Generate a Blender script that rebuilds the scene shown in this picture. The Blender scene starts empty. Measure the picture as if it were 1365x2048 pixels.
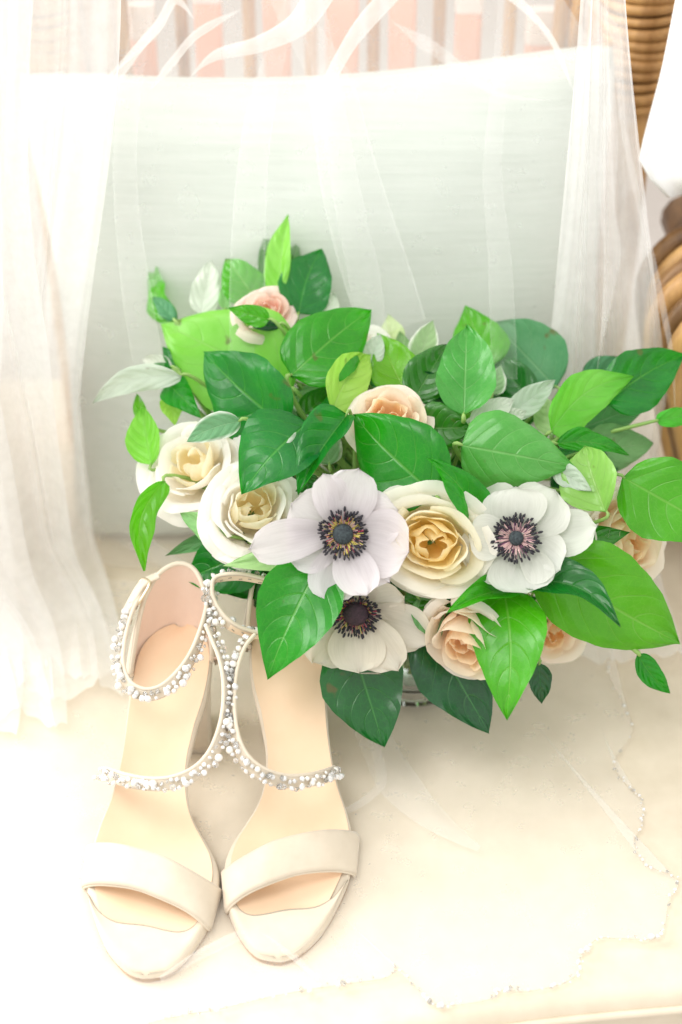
import bpy, bmesh, math, random
from mathutils import Vector, Matrix, noise, Euler
R = math.radians
random.seed(7)
scene = bpy.context.scene
col = scene.collection

# ------------------------------------------------------------------ camera
PITCH = R(38.0)
CAM = Vector((0.0, -0.80, 0.745))
FPX = 2048 * 50.0 / 36.0            # focal length in photograph pixels
cd = bpy.data.cameras.new('camera'); cd.lens = 50; cd.sensor_width = 36
cd.clip_start = 0.02; cd.clip_end = 60
cd.dof.use_dof = True; cd.dof.focus_distance = 0.905; cd.dof.aperture_fstop = 3.0
cam = bpy.data.objects.new('camera', cd); col.objects.link(cam)
cam.location = CAM; cam.rotation_euler = (math.pi / 2 - PITCH, 0, 0)
scene.camera = cam
# ------------------------------------------------------------------ light
w = bpy.data.worlds.new('World'); scene.world = w; w.use_nodes = True
bg = w.node_tree.nodes['Background']
bg.inputs['Color'].default_value = (1.0, 0.985, 0.955, 1); bg.inputs['Strength'].default_value = 0.92
def area(name, loc, target, sx, sy, power, color):
    l = bpy.data.lights.new(name, 'AREA'); l.shape = 'RECTANGLE'; l.size = sx; l.size_y = sy
    l.energy = power; l.color = color
    o = bpy.data.objects.new(name, l); col.objects.link(o); o.location = loc
    o.rotation_euler = (Vector(target) - Vector(loc)).to_track_quat('-Z', 'Y').to_euler()
    return o
area('window_light', (-1.65, 0.45, 1.15), (0, 0, 0.1), 1.2, 1.4, 38, (1.0, 0.99, 0.97))
area('leaf_sheen_light', (-0.55, -0.75, 1.95), (0.05, -0.1, 0.1), 0.8, 0.7, 11, (1.0, 0.99, 0.97))  # added lamp with no known source, gives the leaves their sheen
scene.view_settings.view_transform = 'Standard'
scene.view_settings.look = 'None'
scene.view_settings.exposure = 0.48
scene.view_settings.gamma = 1.0
scene.cycles.use_denoising = True
scene.cycles.transparent_max_bounces = 24
scene.cycles.sample_clamp_indirect = 4
scene.cycles.max_bounces = 12
scene.cycles.diffuse_bounces = 8
scene.cycles.transmission_bounces = 8

# ------------------------------------------------------------------ helpers
FW = Vector((0, math.cos(PITCH), -math.sin(PITCH)))
UP = Vector((0, math.sin(PITCH), math.cos(PITCH)))
RT = Vector((1, 0, 0))
def ray(x, y): return FW + RT * ((x - 682.5) / FPX) + UP * ((1024 - y) / FPX)
def P(x, y, d): return CAM + ray(x, y) * d                 # a point d metres into the room
def PZ(x, y, z):                                           # the point at height z
    r = ray(x, y); return CAM + r * ((z - CAM.z) / r.z)
def PY(x, y, yy):
    r = ray(x, y); return CAM + r * ((yy - CAM.y) / r.y)
def lerp(a, b, t): return a + (b - a) * t
def sstep(a, b, x):
    t = min(1, max(0, (x - a) / (b - a))); return t * t * (3 - 2 * t)
def catmull(pts, n):
    out = []; m = len(pts)
    for i in range(n):
        f = i / (n - 1) * (m - 1); k = min(int(f), m - 2); t = f - k
        p0 = pts[max(k - 1, 0)]; p1 = pts[k]; p2 = pts[k + 1]; p3 = pts[min(k + 2, m - 1)]
        out.append(0.5 * ((2 * p1) + (p2 - p0) * t + (2 * p0 - 5 * p1 + 4 * p2 - p3) * t * t + (3 * p1 - p0 - 3 * p2 + p3) * t ** 3))
    return out

def mk(name, verts, faces, mat, parent=None, uv=None, smooth=True, root=None, mats=None, fmat=None):
    """one mesh object; verts in world space, moved into the frame of the root empty"""
    off = Vector((0, 0, 0))
    r = root or parent
    while r is not None and r.parent is not None: r = r.parent
    if r is not None: off = r.location
    me = bpy.data.meshes.new(name)
    me.from_pydata([tuple(Vector(v) - off) for v in verts], [], faces)
    if uv is not None:
        ul = me.uv_layers.new(name='UVMap')
        for lp in me.loops: ul.data[lp.index].uv = uv[lp.vertex_index]
    if smooth:
        for p in me.polygons: p.use_smooth = True
    me.materials.append(mat)
    if mats:
        for m in mats: me.materials.append(m)
        for p, k in zip(me.polygons, fmat): p.material_index = k
    o = bpy.data.objects.new(name, me); col.objects.link(o)
    if parent is not None: o.parent = parent
    return o
def empty(name, loc, label, cat, group=None):
    o = bpy.data.objects.new(name, None); col.objects.link(o); o.location = loc
    o.empty_display_size = 0.02
    tag(o, label, cat, group); return o
def tag(o, label=None, cat=None, group=None, kind=None):
    if label: o['label'] = label
    if cat: o['category'] = cat
    if group: o['group'] = group
    if kind: o['kind'] = kind
    return o
def grid(nu, nv, fn, closed_u=False):
    V = []; F = []; U = []
    cu = nu if closed_u else nu + 1
    for j in range(nv + 1):
        for i in range(cu):
            u = i / nu; v = j / nv
            V.append(fn(u, v)); U.append((u, v))
    for j in range(nv):
        for i in range(nu):
            a = j * cu + i; b = j * cu + (i + 1) % cu
            F.append((a, b, b + cu, a + cu))
    return V, F, U
def join(*parts):
    V = []; F = []
    for v, f in parts:
        o = len(V); V += list(v); F += [tuple(i + o for i in q) for q in f]
    return V, F
def tube(path, rad, seg=8, caps=True):
    """tube along points, rad a number or a list"""
    V = []; F = []; n = len(path)
    if not hasattr(rad, '__len__'): rad = [rad] * n
    tprev = None; nrm = None
    for i, p in enumerate(path):
        t = (path[min(i + 1, n - 1)] - path[max(i - 1, 0)])
        t = t.normalized() if t.length > 1e-9 else Vector((0, 0, 1))
        if nrm is None:
            nrm = t.orthogonal().normalized()
        else:
            nrm = (nrm - t * nrm.dot(t)); nrm = nrm.normalized() if nrm.length > 1e-6 else t.orthogonal().normalized()
        b = t.cross(nrm)
        for k in range(seg):
            a = 2 * math.pi * k / seg
            V.append(p + (nrm * math.cos(a) + b * math.sin(a)) * rad[i])
    for i in range(n - 1):
        for k in range(seg):
            a = i * seg + k; b = i * seg + (k + 1) % seg
            F.append((a, b, b + seg, a + seg))
    if caps:
        F.append(tuple(range(seg - 1, -1, -1))); F.append(tuple((n - 1) * seg + k for k in range(seg)))
    return V, F
def lathe(prof, seg, c):
    V = []; F = []
    for r, z in prof:
        for k in range(seg):
            a = 2 * math.pi * k / seg; V.append(c + Vector((r * math.cos(a), r * math.sin(a), z)))
    for i in range(len(prof) - 1):
        for k in range(seg):
            a = i * seg + k; b = i * seg + (k + 1) % seg
            F.append((a, b, b + seg, a + seg))
    return V, F
def ellipsoid(c, ax, nu=8, nv=5):
    """closed ellipsoid; ax = three half-axis vectors"""
    V = [c + ax[2]]; F = []
    for j in range(1, nv):
        th = math.pi * j / nv
        for i in range(nu):
            ph = 2 * math.pi * i / nu
            V.append(c + ax[0] * (math.sin(th) * math.cos(ph)) + ax[1] * (math.sin(th) * math.sin(ph)) + ax[2] * math.cos(th))
    V.append(c - ax[2]); L = len(V) - 1
    for i in range(nu): F.append((0, 1 + i, 1 + (i + 1) % nu))
    for j in range(nv - 2):
        for i in range(nu):
            a = 1 + j * nu + i; b = 1 + j * nu + (i + 1) % nu
            F.append((a, a + nu, b + nu, b))
    for i in range(nu):
        a = 1 + (nv - 2) * nu
        F.append((L, a + (i + 1) % nu, a + i))
    return V, F

# ------------------------------------------------------------------ materials
def newmat(name):
    m = bpy.data.materials.new(name); m.use_nodes = True
    nt = m.node_tree; return m, nt, nt.nodes, nt.links, nt.nodes['Principled BSDF'], nt.nodes['Material Output']
def noise_node(N, L, scale, detail=4, rough=.55, vec=None):
    n = N.new('ShaderNodeTexNoise'); n.inputs['Scale'].default_value = scale
    n.inputs['Detail'].default_value = detail; n.inputs['Roughness'].default_value = rough
    if vec is not None: L.new(vec, n.inputs['Vector'])
    return n
def ramp(N, L, src, a, b, p0=.3, p1=.7):
    r = N.new('ShaderNodeValToRGB'); r.color_ramp.elements[0].color = (*a, 1); r.color_ramp.elements[1].color = (*b, 1)
    r.color_ramp.elements[0].position = p0; r.color_ramp.elements[1].position = p1
    L.new(src, r.inputs['Fac']); return r
def math_node(N, L, op, a, b=None, c=None):
    n = N.new('ShaderNodeMath'); n.operation = op
    for i, x in enumerate((a, b, c)):
        if x is None: continue
        if isinstance(x, (int, float)): n.inputs[i].default_value = x
        else: L.new(x, n.inputs[i])
    return n.outputs[0]
def bump(N, L, B, h, strength, dist=.001):
    b = N.new('ShaderNodeBump'); b.inputs['Strength'].default_value = strength; b.inputs['Distance'].default_value = dist
    L.new(h, b.inputs['Height']); L.new(b.outputs['Normal'], B.inputs['Normal']); return b
def fabric(name, c1, c2, scale=400, stretch=(1, 1, 1), bs=.25, rough=.85, nscale=30, sheen=.2, bd=.0006, big=0.0):
    m, nt, N, L, B, O = newmat(name)
    tc = N.new('ShaderNodeTexCoord'); mp = N.new('ShaderNodeMapping'); mp.inputs['Scale'].default_value = stretch
    L.new(tc.outputs['Object'], mp.inputs['Vector'])
    n1 = noise_node(N, L, nscale, 5, .6, mp.outputs[0]); r = ramp(N, L, n1.outputs['Fac'], c1, c2)
    L.new(r.outputs[0], B.inputs['Base Color'])
    n2 = noise_node(N, L, scale, 3, .6, mp.outputs[0])
    h = n2.outputs['Fac']
    if big:
        n3 = noise_node(N, L, 14, 2, .5, tc.outputs['Object'])
        h = math_node(N, L, 'ADD', h, math_node(N, L, 'MULTIPLY', n3.outputs['Fac'], big))
    bump(N, L, B, h, bs, bd)
    B.inputs['Roughness'].default_value = rough; B.inputs['Specular IOR Level'].default_value = .2
    B.inputs['Sheen Weight'].default_value = sheen
    return m
def leafmat(name, c_dark, c_lite, vein, rough=.31, trans=.42, tcol=(.2, .6, .05), spec=.65, veins=.30, edge=None, fuzz=0.0):
    m, nt, N, L, B, O = newmat(name)
    uvn = N.new('ShaderNodeUVMap'); uvn.uv_map = 'UVMap'
    sx = N.new('ShaderNodeSeparateXYZ'); L.new(uvn.outputs[0], sx.inputs[0])
    a = math_node(N, L, 'ABSOLUTE', math_node(N, L, 'SUBTRACT', math_node(N, L, 'MULTIPLY', sx.outputs[0], 2.0), 1.0))
    tc = N.new('ShaderNodeTexCoord')
    nz = noise_node(N, L, 45, 3, .5, tc.outputs['Object'])
    # lateral veins sweep forward from the midrib
    ph = math_node(N, L, 'SUBTRACT', sx.outputs[1], math_node(N, L, 'MULTIPLY', math_node(N, L, 'POWER', a, 1.5), .34))
    ph = math_node(N, L, 'ADD', ph, math_node(N, L, 'MULTIPLY', nz.outputs['Fac'], .05))
    fr = math_node(N, L, 'FRACT', math_node(N, L, 'MULTIPLY', ph, 5.2))
    d = math_node(N, L, 'ABSOLUTE', math_node(N, L, 'SUBTRACT', fr, .5))
    mr = N.new('ShaderNodeMapRange'); mr.inputs[1].default_value = .0; mr.inputs[2].default_value = .05
    mr.inputs[3].default_value = 1; mr.inputs[4].default_value = 0; L.new(d, mr.inputs[0])
    fade = N.new('ShaderNodeMapRange'); fade.inputs[1].default_value = .35; fade.inputs[2].default_value = .95
    fade.inputs[3].default_value = .75; fade.inputs[4].default_value = 0.05; L.new(a, fade.inputs[0])
    lat = math_node(N, L, 'MULTIPLY', mr.outputs[0], fade.outputs[0])
    mid = N.new('ShaderNodeMapRange'); mid.inputs[1].default_value = .012; mid.inputs[2].default_value = .045
    mid.inputs[3].default_value = 1; mid.inputs[4].default_value = 0; L.new(a, mid.inputs[0])
    vo = N.new('ShaderNodeTexVoronoi'); vo.feature = 'DISTANCE_TO_EDGE'; vo.inputs['Scale'].default_value = 260
    L.new(tc.outputs['Object'], vo.inputs['Vector'])
    net = N.new('ShaderNodeMapRange'); net.inputs[1].default_value = 0; net.inputs[2].default_value = .07
    net.inputs[3].default_value = .28; net.inputs[4].default_value = 0; L.new(vo.outputs['Distance'], net.inputs[0])
    ve = math_node(N, L, 'MAXIMUM', math_node(N, L, 'MAXIMUM', lat, mid.outputs[0]), net.outputs[0])
    nb = noise_node(N, L, 22, 5, .6, tc.outputs['Object'])
    oi = N.new('ShaderNodeObjectInfo')
    f = math_node(N, L, 'ADD', math_node(N, L, 'MULTIPLY', nb.outputs['Fac'], .8), math_node(N, L, 'MULTIPLY', math_node(N, L, 'SUBTRACT', oi.outputs['Random'], .2), .7))
    r = ramp(N, L, f, c_dark, c_lite, .25, .95)
    mx = N.new('ShaderNodeMix'); mx.data_type = 'RGBA'
    L.new(math_node(N, L, 'MULTIPLY', ve, veins), mx.inputs['Factor']); L.new(r.outputs[0], mx.inputs['A']); mx.inputs['B'].default_value = (*vein, 1)
    cc = mx.outputs['Result']
    if edge is not None:
        er = N.new('ShaderNodeMapRange'); er.inputs[1].default_value = .72; er.inputs[2].default_value = .98
        L.new(a, er.inputs[0])
        m2 = N.new('ShaderNodeMix'); m2.data_type = 'RGBA'; L.new(er.outputs[0], m2.inputs['Factor'])
        L.new(cc, m2.inputs['A']); m2.inputs['B'].default_value = (*edge, 1); cc = m2.outputs['Result']
    hs = N.new('ShaderNodeHueSaturation'); L.new(cc, hs.inputs['Color'])
    L.new(math_node(N, L, 'ADD', math_node(N, L, 'MULTIPLY', oi.outputs['Random'], -.075), .525), hs.inputs['Hue'])
    L.new(math_node(N, L, 'SUBTRACT', 1.20, math_node(N, L, 'MULTIPLY', nb.outputs['Fac'], .22)), hs.inputs['Saturation']); cc = hs.outputs['Color']
    # small brown blemishes
    nsp = noise_node(N, L, 60, 2, .5, tc.outputs['Object'])
    sp = N.new('ShaderNodeMapRange'); sp.inputs[1].default_value = .70; sp.inputs[2].default_value = .75; L.new(nsp.outputs['Fac'], sp.inputs[0])
    m3 = N.new('ShaderNodeMix'); m3.data_type = 'RGBA'; L.new(math_node(N, L, 'MULTIPLY', sp.outputs[0], .7), m3.inputs['Factor'])
    L.new(cc, m3.inputs['A']); m3.inputs['B'].default_value = (.12, .07, .02, 1); cc = m3.outputs['Result']
    L.new(cc, B.inputs['Base Color'])
    B.inputs['Roughness'].default_value = rough; B.inputs['Specular IOR Level'].default_value = spec
    if fuzz: B.inputs['Sheen Weight'].default_value = fuzz
    # quilted relief between the veins
    hh = math_node(N, L, 'SUBTRACT', math_node(N, L, 'MULTIPLY', d, .8), math_node(N, L, 'MULTIPLY', math_node(N, L, 'MAXIMUM', lat, mid.outputs[0]), .35))
    hh = math_node(N, L, 'ADD', hh, math_node(N, L, 'MULTIPLY', nb.outputs['Fac'], .9))
    bump(N, L, B, hh, .55, .002)
    tr = N.new('ShaderNodeBsdfTranslucent')
    mt = N.new('ShaderNodeMix'); mt.data_type = 'RGBA'; mt.blend_type = 'MIX'; mt.inputs['Factor'].default_value = .6
    L.new(cc, mt.inputs['A']); mt.inputs['B'].default_value = (*tcol, 1); L.new(mt.outputs['Result'], tr.inputs['Color'])
    ms = N.new('ShaderNodeMixShader'); ms.inputs['Fac'].default_value = trans
    L.new(B.outputs[0], ms.inputs[1]); L.new(tr.outputs[0], ms.inputs[2]); L.new(ms.outputs[0], O.inputs['Surface'])
    return m
def petalmat(name, base, tip, trans=.35, rough=.6, streak=.15):
    m, nt, N, L, B, O = newmat(name)
    uvn = N.new('ShaderNodeUVMap'); uvn.uv_map = 'UVMap'
    sx = N.new('ShaderNodeSeparateXYZ'); L.new(uvn.outputs[0], sx.inputs[0])
    mp = N.new('ShaderNodeMapping'); mp.inputs['Scale'].default_value = (26, 2.5, 1); L.new(uvn.outputs[0], mp.inputs['Vector'])
    n = noise_node(N, L, 1.0, 4, .6, mp.outputs[0])
    f = math_node(N, L, 'ADD', sx.outputs[1], math_node(N, L, 'MULTIPLY', math_node(N, L, 'SUBTRACT', n.outputs['Fac'], .5), streak * 2))
    r = ramp(N, L, f, base, tip, .12, .85); L.new(r.outputs[0], B.inputs['Base Color'])
    B.inputs['Roughness'].default_value = rough; B.inputs['Specular IOR Level'].default_value = .25
    B.inputs['Sheen Weight'].default_value = .15
    bump(N, L, B, n.outputs['Fac'], .22, .0008)
    tr = N.new('ShaderNodeBsdfTranslucent'); L.new(r.outputs[0], tr.inputs['Color'])
    ms = N.new('ShaderNodeMixShader'); ms.inputs['Fac'].default_value = trans
    L.new(B.outputs[0], ms.inputs[1]); L.new(tr.outputs[0], ms.inputs[2]); L.new(ms.outputs[0], O.inputs['Surface'])
    return m
def plain(name, c, rough=.5, metal=0.0, spec=.5, c2=None, nscale=40, bs=0.0):
    m, nt, N, L, B, O = newmat(name)
    tc = N.new('ShaderNodeTexCoord'); n = noise_node(N, L, nscale, 4, .55, tc.outputs['Object'])
    c2 = c2 or tuple(x * .85 for x in c)
    r = ramp(N, L, n.outputs['Fac'], c2, c); L.new(r.outputs[0], B.inputs['Base Color'])
    B.inputs['Roughness'].default_value = rough; B.inputs['Metallic'].default_value = metal; B.inputs['Specular IOR Level'].default_value = spec
    if bs: bump(N, L, B, n.outputs['Fac'], bs, .001)
    return m
def tulle(name, alpha):
    m, nt, N, L, B, O = newmat(name)
    N.remove(B)
    df = N.new('ShaderNodeBsdfDiffuse'); df.inputs['Color'].default_value = (.98, .978, .972, 1)
    tl = N.new('ShaderNodeBsdfTranslucent'); tl.inputs['Color'].default_value = (.98, .978, .972, 1)
    a = N.new('ShaderNodeMixShader'); a.inputs['Fac'].default_value = .5; L.new(df.outputs[0], a.inputs[1]); L.new(tl.outputs[0], a.inputs[2])
    tp = N.new('ShaderNodeBsdfTransparent')
    tc = N.new('ShaderNodeTexCoord'); n = noise_node(N, L, 60, 3, .6, tc.outputs['Object'])
    mr = N.new('ShaderNodeMapRange'); mr.inputs[1].default_value = .25; mr.inputs[2].default_value = .75
    mr.inputs[3].default_value = alpha * .88; mr.inputs[4].default_value = min(1, alpha * 1.12); L.new(n.outputs['Fac'], mr.inputs[0])
    x = N.new('ShaderNodeMixShader'); L.new(mr.outputs[0], x.inputs['Fac']); L.new(tp.outputs[0], x.inputs[1]); L.new(a.outputs[0], x.inputs[2])
    L.new(x.outputs[0], O.inputs['Surface'])
    return m

M = {}
M['seat'] = fabric('seat_cloth', (.69, .60, .465), (.76, .67, .535), 300, (1, 1, 1), .05, .9, 45, .2, .0005, .35)
M['pillow'] = fabric('pillow_knit', (.525, .57, .515), (.60, .64, .59), 110, (.10, 1, 2.8), .3, .9, 120, .3, .0016)
M['white_cloth'] = fabric('white_cloth', (.86, .86, .85), (.92, .92, .91), 500, (1, 1, 1), .2, .9, 20)
M['tulle'] = tulle('veil_tulle', .24)
M['tulle_soft'] = tulle('veil_tulle_single', .11)
M['tulle_dense'] = tulle('veil_tulle_gathered', .55)
M['satin'] = fabric('ivory_suede', (.63, .545, .425), (.69, .605, .485), 1400, (1, 1, 1), .12, .7, 60, .35, .0003)
M['insole'] = fabric('tan_insole', (.80, .585, .395), (.835, .635, .455), 500, (1, 1, 1), .08, .55, 22, .1, .0003)
M['lining'] = fabric('blush_lining', (.76, .60, .50), (.81, .66, .56), 900, (1, 1, 1), .15, .8, 40, .3, .0003)
M['strap_lining'] = fabric('strap_lining', (.80, .64, .46), (.84, .70, .53), 900, (1, 1, 1), .12, .7, 40)
M['outsole'] = plain('outsole_leather', (.55, .33, .15), .5)
M['stitch'] = plain('stitch_thread', (.42, .36, .28), .7)
M['gold'] = plain('buckle_metal', (.80, .69, .50), .28, .9, nscale=200)
M['pearl'] = plain('pearl', (.86, .83, .77), .18, 0, .6)
M['setting'] = plain('crystal_setting', (.50, .46, .38), .35, .6)
def crystal_mat(name, tr):
    m, nt, N, L, B, O = newmat(name)
    B.inputs['Base Color'].default_value = (.96, .96, .95, 1); B.inputs['Roughness'].default_value = .03
    B.inputs['Metallic'].default_value = 0; B.inputs['Transmission Weight'].default_value = tr; B.inputs['IOR'].default_value = 1.8
    B.inputs['Specular IOR Level'].default_value = .9
    tc = N.new('ShaderNodeTexCoord'); n = noise_node(N, L, 300, 2, .5, tc.outputs['Object']); bump(N, L, B, n.outputs['Fac'], .05, .0003)
    return m
M['crystal'] = crystal_mat('crystal_frosted', .35); M['crystal_clear'] = crystal_mat('crystal_clear', .92)
M['leaf'] = leafmat('leaf_mature', (.006, .13, .013), (.045, .46, .030), (.34, .66, .20), tcol=(.08, .68, .03))
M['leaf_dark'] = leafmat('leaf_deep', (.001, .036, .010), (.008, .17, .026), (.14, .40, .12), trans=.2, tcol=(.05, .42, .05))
M['leaf_lime'] = leafmat('leaf_young_backlit', (.13, .52, .05), (.36, .78, .17), (.36, .66, .22), trans=.45, tcol=(.36, .82, .14), veins=.35, rough=.45)  # young leaf colour; also carries painted backlight for the broad crowning leaf
M['leaf_soft'] = leafmat('leaf_soft', (.06, .28, .05), (.20, .58, .15), (.42, .70, .30), trans=.36, tcol=(.25, .72, .14), rough=.3)
M['leaf_pale'] = leafmat('leaf_underside', (.30, .52, .22), (.50, .70, .38), (.66, .80, .52), trans=.3, tcol=(.40, .75, .24), rough=.55, spec=.3)
M['leaf_grey'] = leafmat('leaf_greyish', (.07, .22, .09), (.16, .36, .16), (.32, .52, .28), trans=.2, tcol=(.14, .42, .12), rough=.55, spec=.3)
M['silver'] = leafmat('leaf_silver', (.48, .58, .47), (.66, .72, .62), (.76, .80, .72), trans=.25, tcol=(.6, .75, .55), rough=.85, spec=.15, veins=.3, fuzz=.5)
M['silver_edge'] = leafmat('leaf_silver_edged', (.16, .34, .16), (.28, .48, .25), (.50, .64, .42), trans=.22, tcol=(.3, .6, .25), rough=.7, spec=.2, edge=(.74, .78, .70), fuzz=.3)
M['stem'] = plain('green_stem', (.30, .48, .12), .5, c2=(.18, .32, .08))
M['cream_in'] = petalmat('rose_cream_heart', (.97, .76, .30), (.97, .87, .56), .6)
M['cream_mid'] = petalmat('rose_cream_mid', (.96, .83, .50), (.95, .90, .72), .55)
M['cream_out'] = petalmat('rose_cream_outer', (.95, .90, .74), (.96, .93, .84), .46)
M['white_out'] = petalmat('rose_white_outer', (.95, .90, .80), (.96, .94, .90), .46)
M['peach_in'] = petalmat('rose_peach_heart', (.97, .68, .40), (.97, .81, .60), .58)
M['peach_mid'] = petalmat('rose_peach_mid', (.96, .76, .56), (.95, .84, .70), .55)
M['peach_out'] = petalmat('rose_peach_outer', (.95, .83, .69), (.96, .88, .79), .46)
M['pink_in'] = petalmat('rose_pink_heart', (.95, .60, .48), (.95, .72, .62), .55)
M['pink_out'] = petalmat('rose_pink_outer', (.92, .70, .62), (.93, .79, .73), .42)
M['anem'] = petalmat('anemone_lilac_white', (.58, .54, .55), (.83, .79, .805), .42, streak=.3)
M['anem_cool'] = petalmat('anemone_cool_white', (.56, .58, .50), (.79, .80, .74), .40, streak=.3)
M['anem_cream'] = petalmat('anemone_cream_white', (.60, .56, .46), (.83, .775, .67), .42, streak=.3)
M['anther'] = plain('anther_black', (.012, .010, .018), .6)
M['disc'] = plain('anemone_disc_slate', (.05, .07, .075), .8, c2=(.015, .02, .025), nscale=700, bs=.8)
M['disc2'] = plain('anemone_disc_plum', (.05, .022, .035), .8, c2=(.015, .008, .012), nscale=700, bs=.8)
M['fil_red'] = plain('filament_red', (.48, .06, .12), .6)
M['fil_yel'] = plain('filament_yellow', (.72, .62, .14), .6)
M['fil_pink'] = plain('filament_pink', (.72, .48, .46), .6)
M['fil_dark'] = plain('filament_plum', (.14, .04, .10), .6)
def wood(name, a, b):
    m, nt, N, L, B, O = newmat(name)
    tc = N.new('ShaderNodeTexCoord'); mp = N.new('ShaderNodeMapping'); mp.inputs['Scale'].default_value = (60, 60, 9)
    L.new(tc.outputs['Object'], mp.inputs['Vector']); n = noise_node(N, L, 1.0, 5, .6, mp.outputs[0])
    r = ramp(N, L, n.outputs['Fac'], a, b); L.new(r.outputs[0], B.inputs['Base Color'])
    B.inputs['Roughness'].default_value = .45; bump(N, L, B, n.outputs['Fac'], .3, .001); return m
M['rattan'] = wood('rattan_cane', (.25, .11, .03), (.68, .40, .15))
M['rattan_dark'] = wood('rattan_dark', (.11, .05, .015), (.36, .19, .07))
M['slat'] = plain('peach_paint', (.90, .46, .32), .5, c2=(.86, .40, .27), nscale=12)
M['slat_sunlit_top'] = plain('sunlit_peach', (.90, .80, .73), .5)  # sunlight on the slat tops, put into the colour
M['floor'] = wood('floor_wood', (.40, .355, .32), (.52, .47, .43))
M['wall'] = plain('wall_paint', (.72, .70, .67), .9, nscale=3)
def glass():
    m, nt, N, L, B, O = newmat('vase_glass')
    B.inputs['Base Color'].default_value = (.96, .99, .98, 1); B.inputs['Roughness'].default_value = .0
    B.inputs['Transmission Weight'].default_value = 1; B.inputs['IOR'].default_value = 1.45
    return m
M['glass'] = glass()
def water():
    m, nt, N, L, B, O = newmat('vase_water')
    B.inputs['Base Color'].default_value = (.95, .99, .97, 1); B.inputs['Roughness'].default_value = .0
    B.inputs['Transmission Weight'].default_value = 1; B.inputs['IOR'].default_value = 1.33
    return m
M['water'] = water()

# ------------------------------------------------------------------ setting: floor and wall behind the chair
V, F, U = grid(2, 2, lambda u, v: Vector((lerp(-5, 5, u), lerp(-3, 6, v), -0.46)))
tag(mk('floor', V, F, M['floor'], smooth=False), kind='structure')
V, F, U = grid(2, 2, lambda u, v: Vector((lerp(-5, 5, u), 6.0, lerp(-0.46, 3, v))))
tag(mk('wall_back', V, F, M['wall'], smooth=False), kind='structure')

# ------------------------------------------------------------------ seat cushion
def seat_edge(x): return -0.338 + (x - 0.04) * 0.165 + 0.004 * math.sin(x * 17)
def seat_z(x, y):
    return 0.0016 * noise.noise(Vector((x * 9, y * 9, 1.3)))
sc_ = empty('seat_cushion', (0, 0, -0.09), 'cream upholstered seat cushion under the shoes and flowers', 'cushion')
def seatf(u, v):
    x = lerp(-0.40, 0.36, u); ye = seat_edge(x)
    # v: 0 bottom front, .12 seam, up and over the rounded front, then back
    if v < .10: return Vector((x, ye + .0005, lerp(-.09, -.014, v / .10)))
    if v < .28:
        a = (v - .10) / .18 * math.pi / 2
        return Vector((x, ye + .012 * (1 - math.sin(math.pi / 2 - a) * 1.0) , -.014 + .014 * math.sin(a)))
    y = lerp(ye + .012, 0.36, ((v - .28) / .72) ** 1.15)
    return Vector((x, y, seat_z(x, y) * sstep(ye, ye + .05, y)))
V, F, U = grid(60, 90, seatf)
mk('cushion_cover', V, F, M['seat'], sc_)
path = [Vector((x, seat_edge(x) - .001, -0.0125)) for x in [lerp(-.40, .36, i / 60) for i in range(61)]]
V, F = tube(path, .0028, 8); mk('piping', V, F, M['seat'], sc_)

# ------------------------------------------------------------------ rattan chair
ch = empty('rattan_armchair', (0, 0.1, -0.46), 'brown rattan armchair with peach slatted back behind the pale cushion', 'chair')
def box(c, sx, sy, sz):
    V = [Vector((c.x + i * sx / 2, c.y + j * sy / 2, c.z + k * sz / 2)) for i in (-1, 1) for j in (-1, 1) for k in (-1, 1)]
    F = [(0, 1, 3, 2), (4, 6, 7, 5), (0, 4, 5, 1), (2, 3, 7, 6), (0, 2, 6, 4), (1, 5, 7, 3)]
    return V, F
def slat_mesh(x0, x1, yb, z0, z1, lean, th, bev=.003):
    # upright board with bevelled edges, leaning back
    prof = [(x0 + bev, 0), (x1 - bev, 0), (x1, bev), (x1, th - bev), (x1 - bev, th), (x0 + bev, th), (x0, th - bev), (x0, bev)]
    V = []
    for z in (z0, z1):
        for (x, y) in prof: V.append(Vector((x, yb + y + lean * z, z)))
    n = len(prof); F = [(i, (i + 1) % n, n + (i + 1) % n, n + i) for i in range(n)]
    F.append(tuple(range(n - 1, -1, -1))); F.append(tuple(range(n, 2 * n)))
    return V, F
YB = 0.285
slats = [(122, 172, 48), (262, 312, 12), (392, 446, -60), (528, 582, -110), (652, 718, -120), (778, 832, -90), (910, 962, -40), (1052, 1110, 22)]
for (xa, xb, yt) in slats:
    a = PY(xa, 110, YB + .04); b = PY(xb, 110, YB + .04); top = PY(xa, yt, YB + .045).z; lit_top = .026
    V, F = slat_mesh(a.x, b.x, YB, -.05, top - lit_top, .12, .014)
    s = mk('back_slat', V, F, M['slat'], ch, smooth=False)
    V, F = slat_mesh(a.x - .0006, b.x + .0006, YB - .0006, top - lit_top + .0003, top, .12, .0152)  # separate pale block painted as the sunlit end of the slat
    mk('slat_sunlit_top', V, F, M['slat_sunlit_top'], s, smooth=False)
    # thin cane upright beside each slat
    xx = a.x - .012
    pth = [Vector((xx, YB + .02 + .12 * z, z)) for z in (-.05, .1, .2, .3, .42, .55)]
    V, F = tube(pth, .0052, 8); mk('cane_upright', V, F, M['rattan'], ch)
V, F = tube([Vector((lerp(-.29, .29, i / 20), YB + .012, -.05)) for i in range(21)], .014, 10); mk('lower_rail', V, F, M['rattan'], ch)
# seat frame and legs
V, F = box(Vector((0, .02, -.115)), .74, .66, .05); mk('seat_frame', V, F, M['rattan_dark'], ch, smooth=False)
for lx, ly in ((-.32, -.26), (.32, -.26), (-.30, .30), (.30, .30)):
    V, F = tube([Vector((lx, ly, -.46)), Vector((lx, ly, -.3)), Vector((lx, ly, -.09))], [.014, .017, .018], 10); mk('leg', V, F, M['rattan_dark'], ch)
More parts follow.
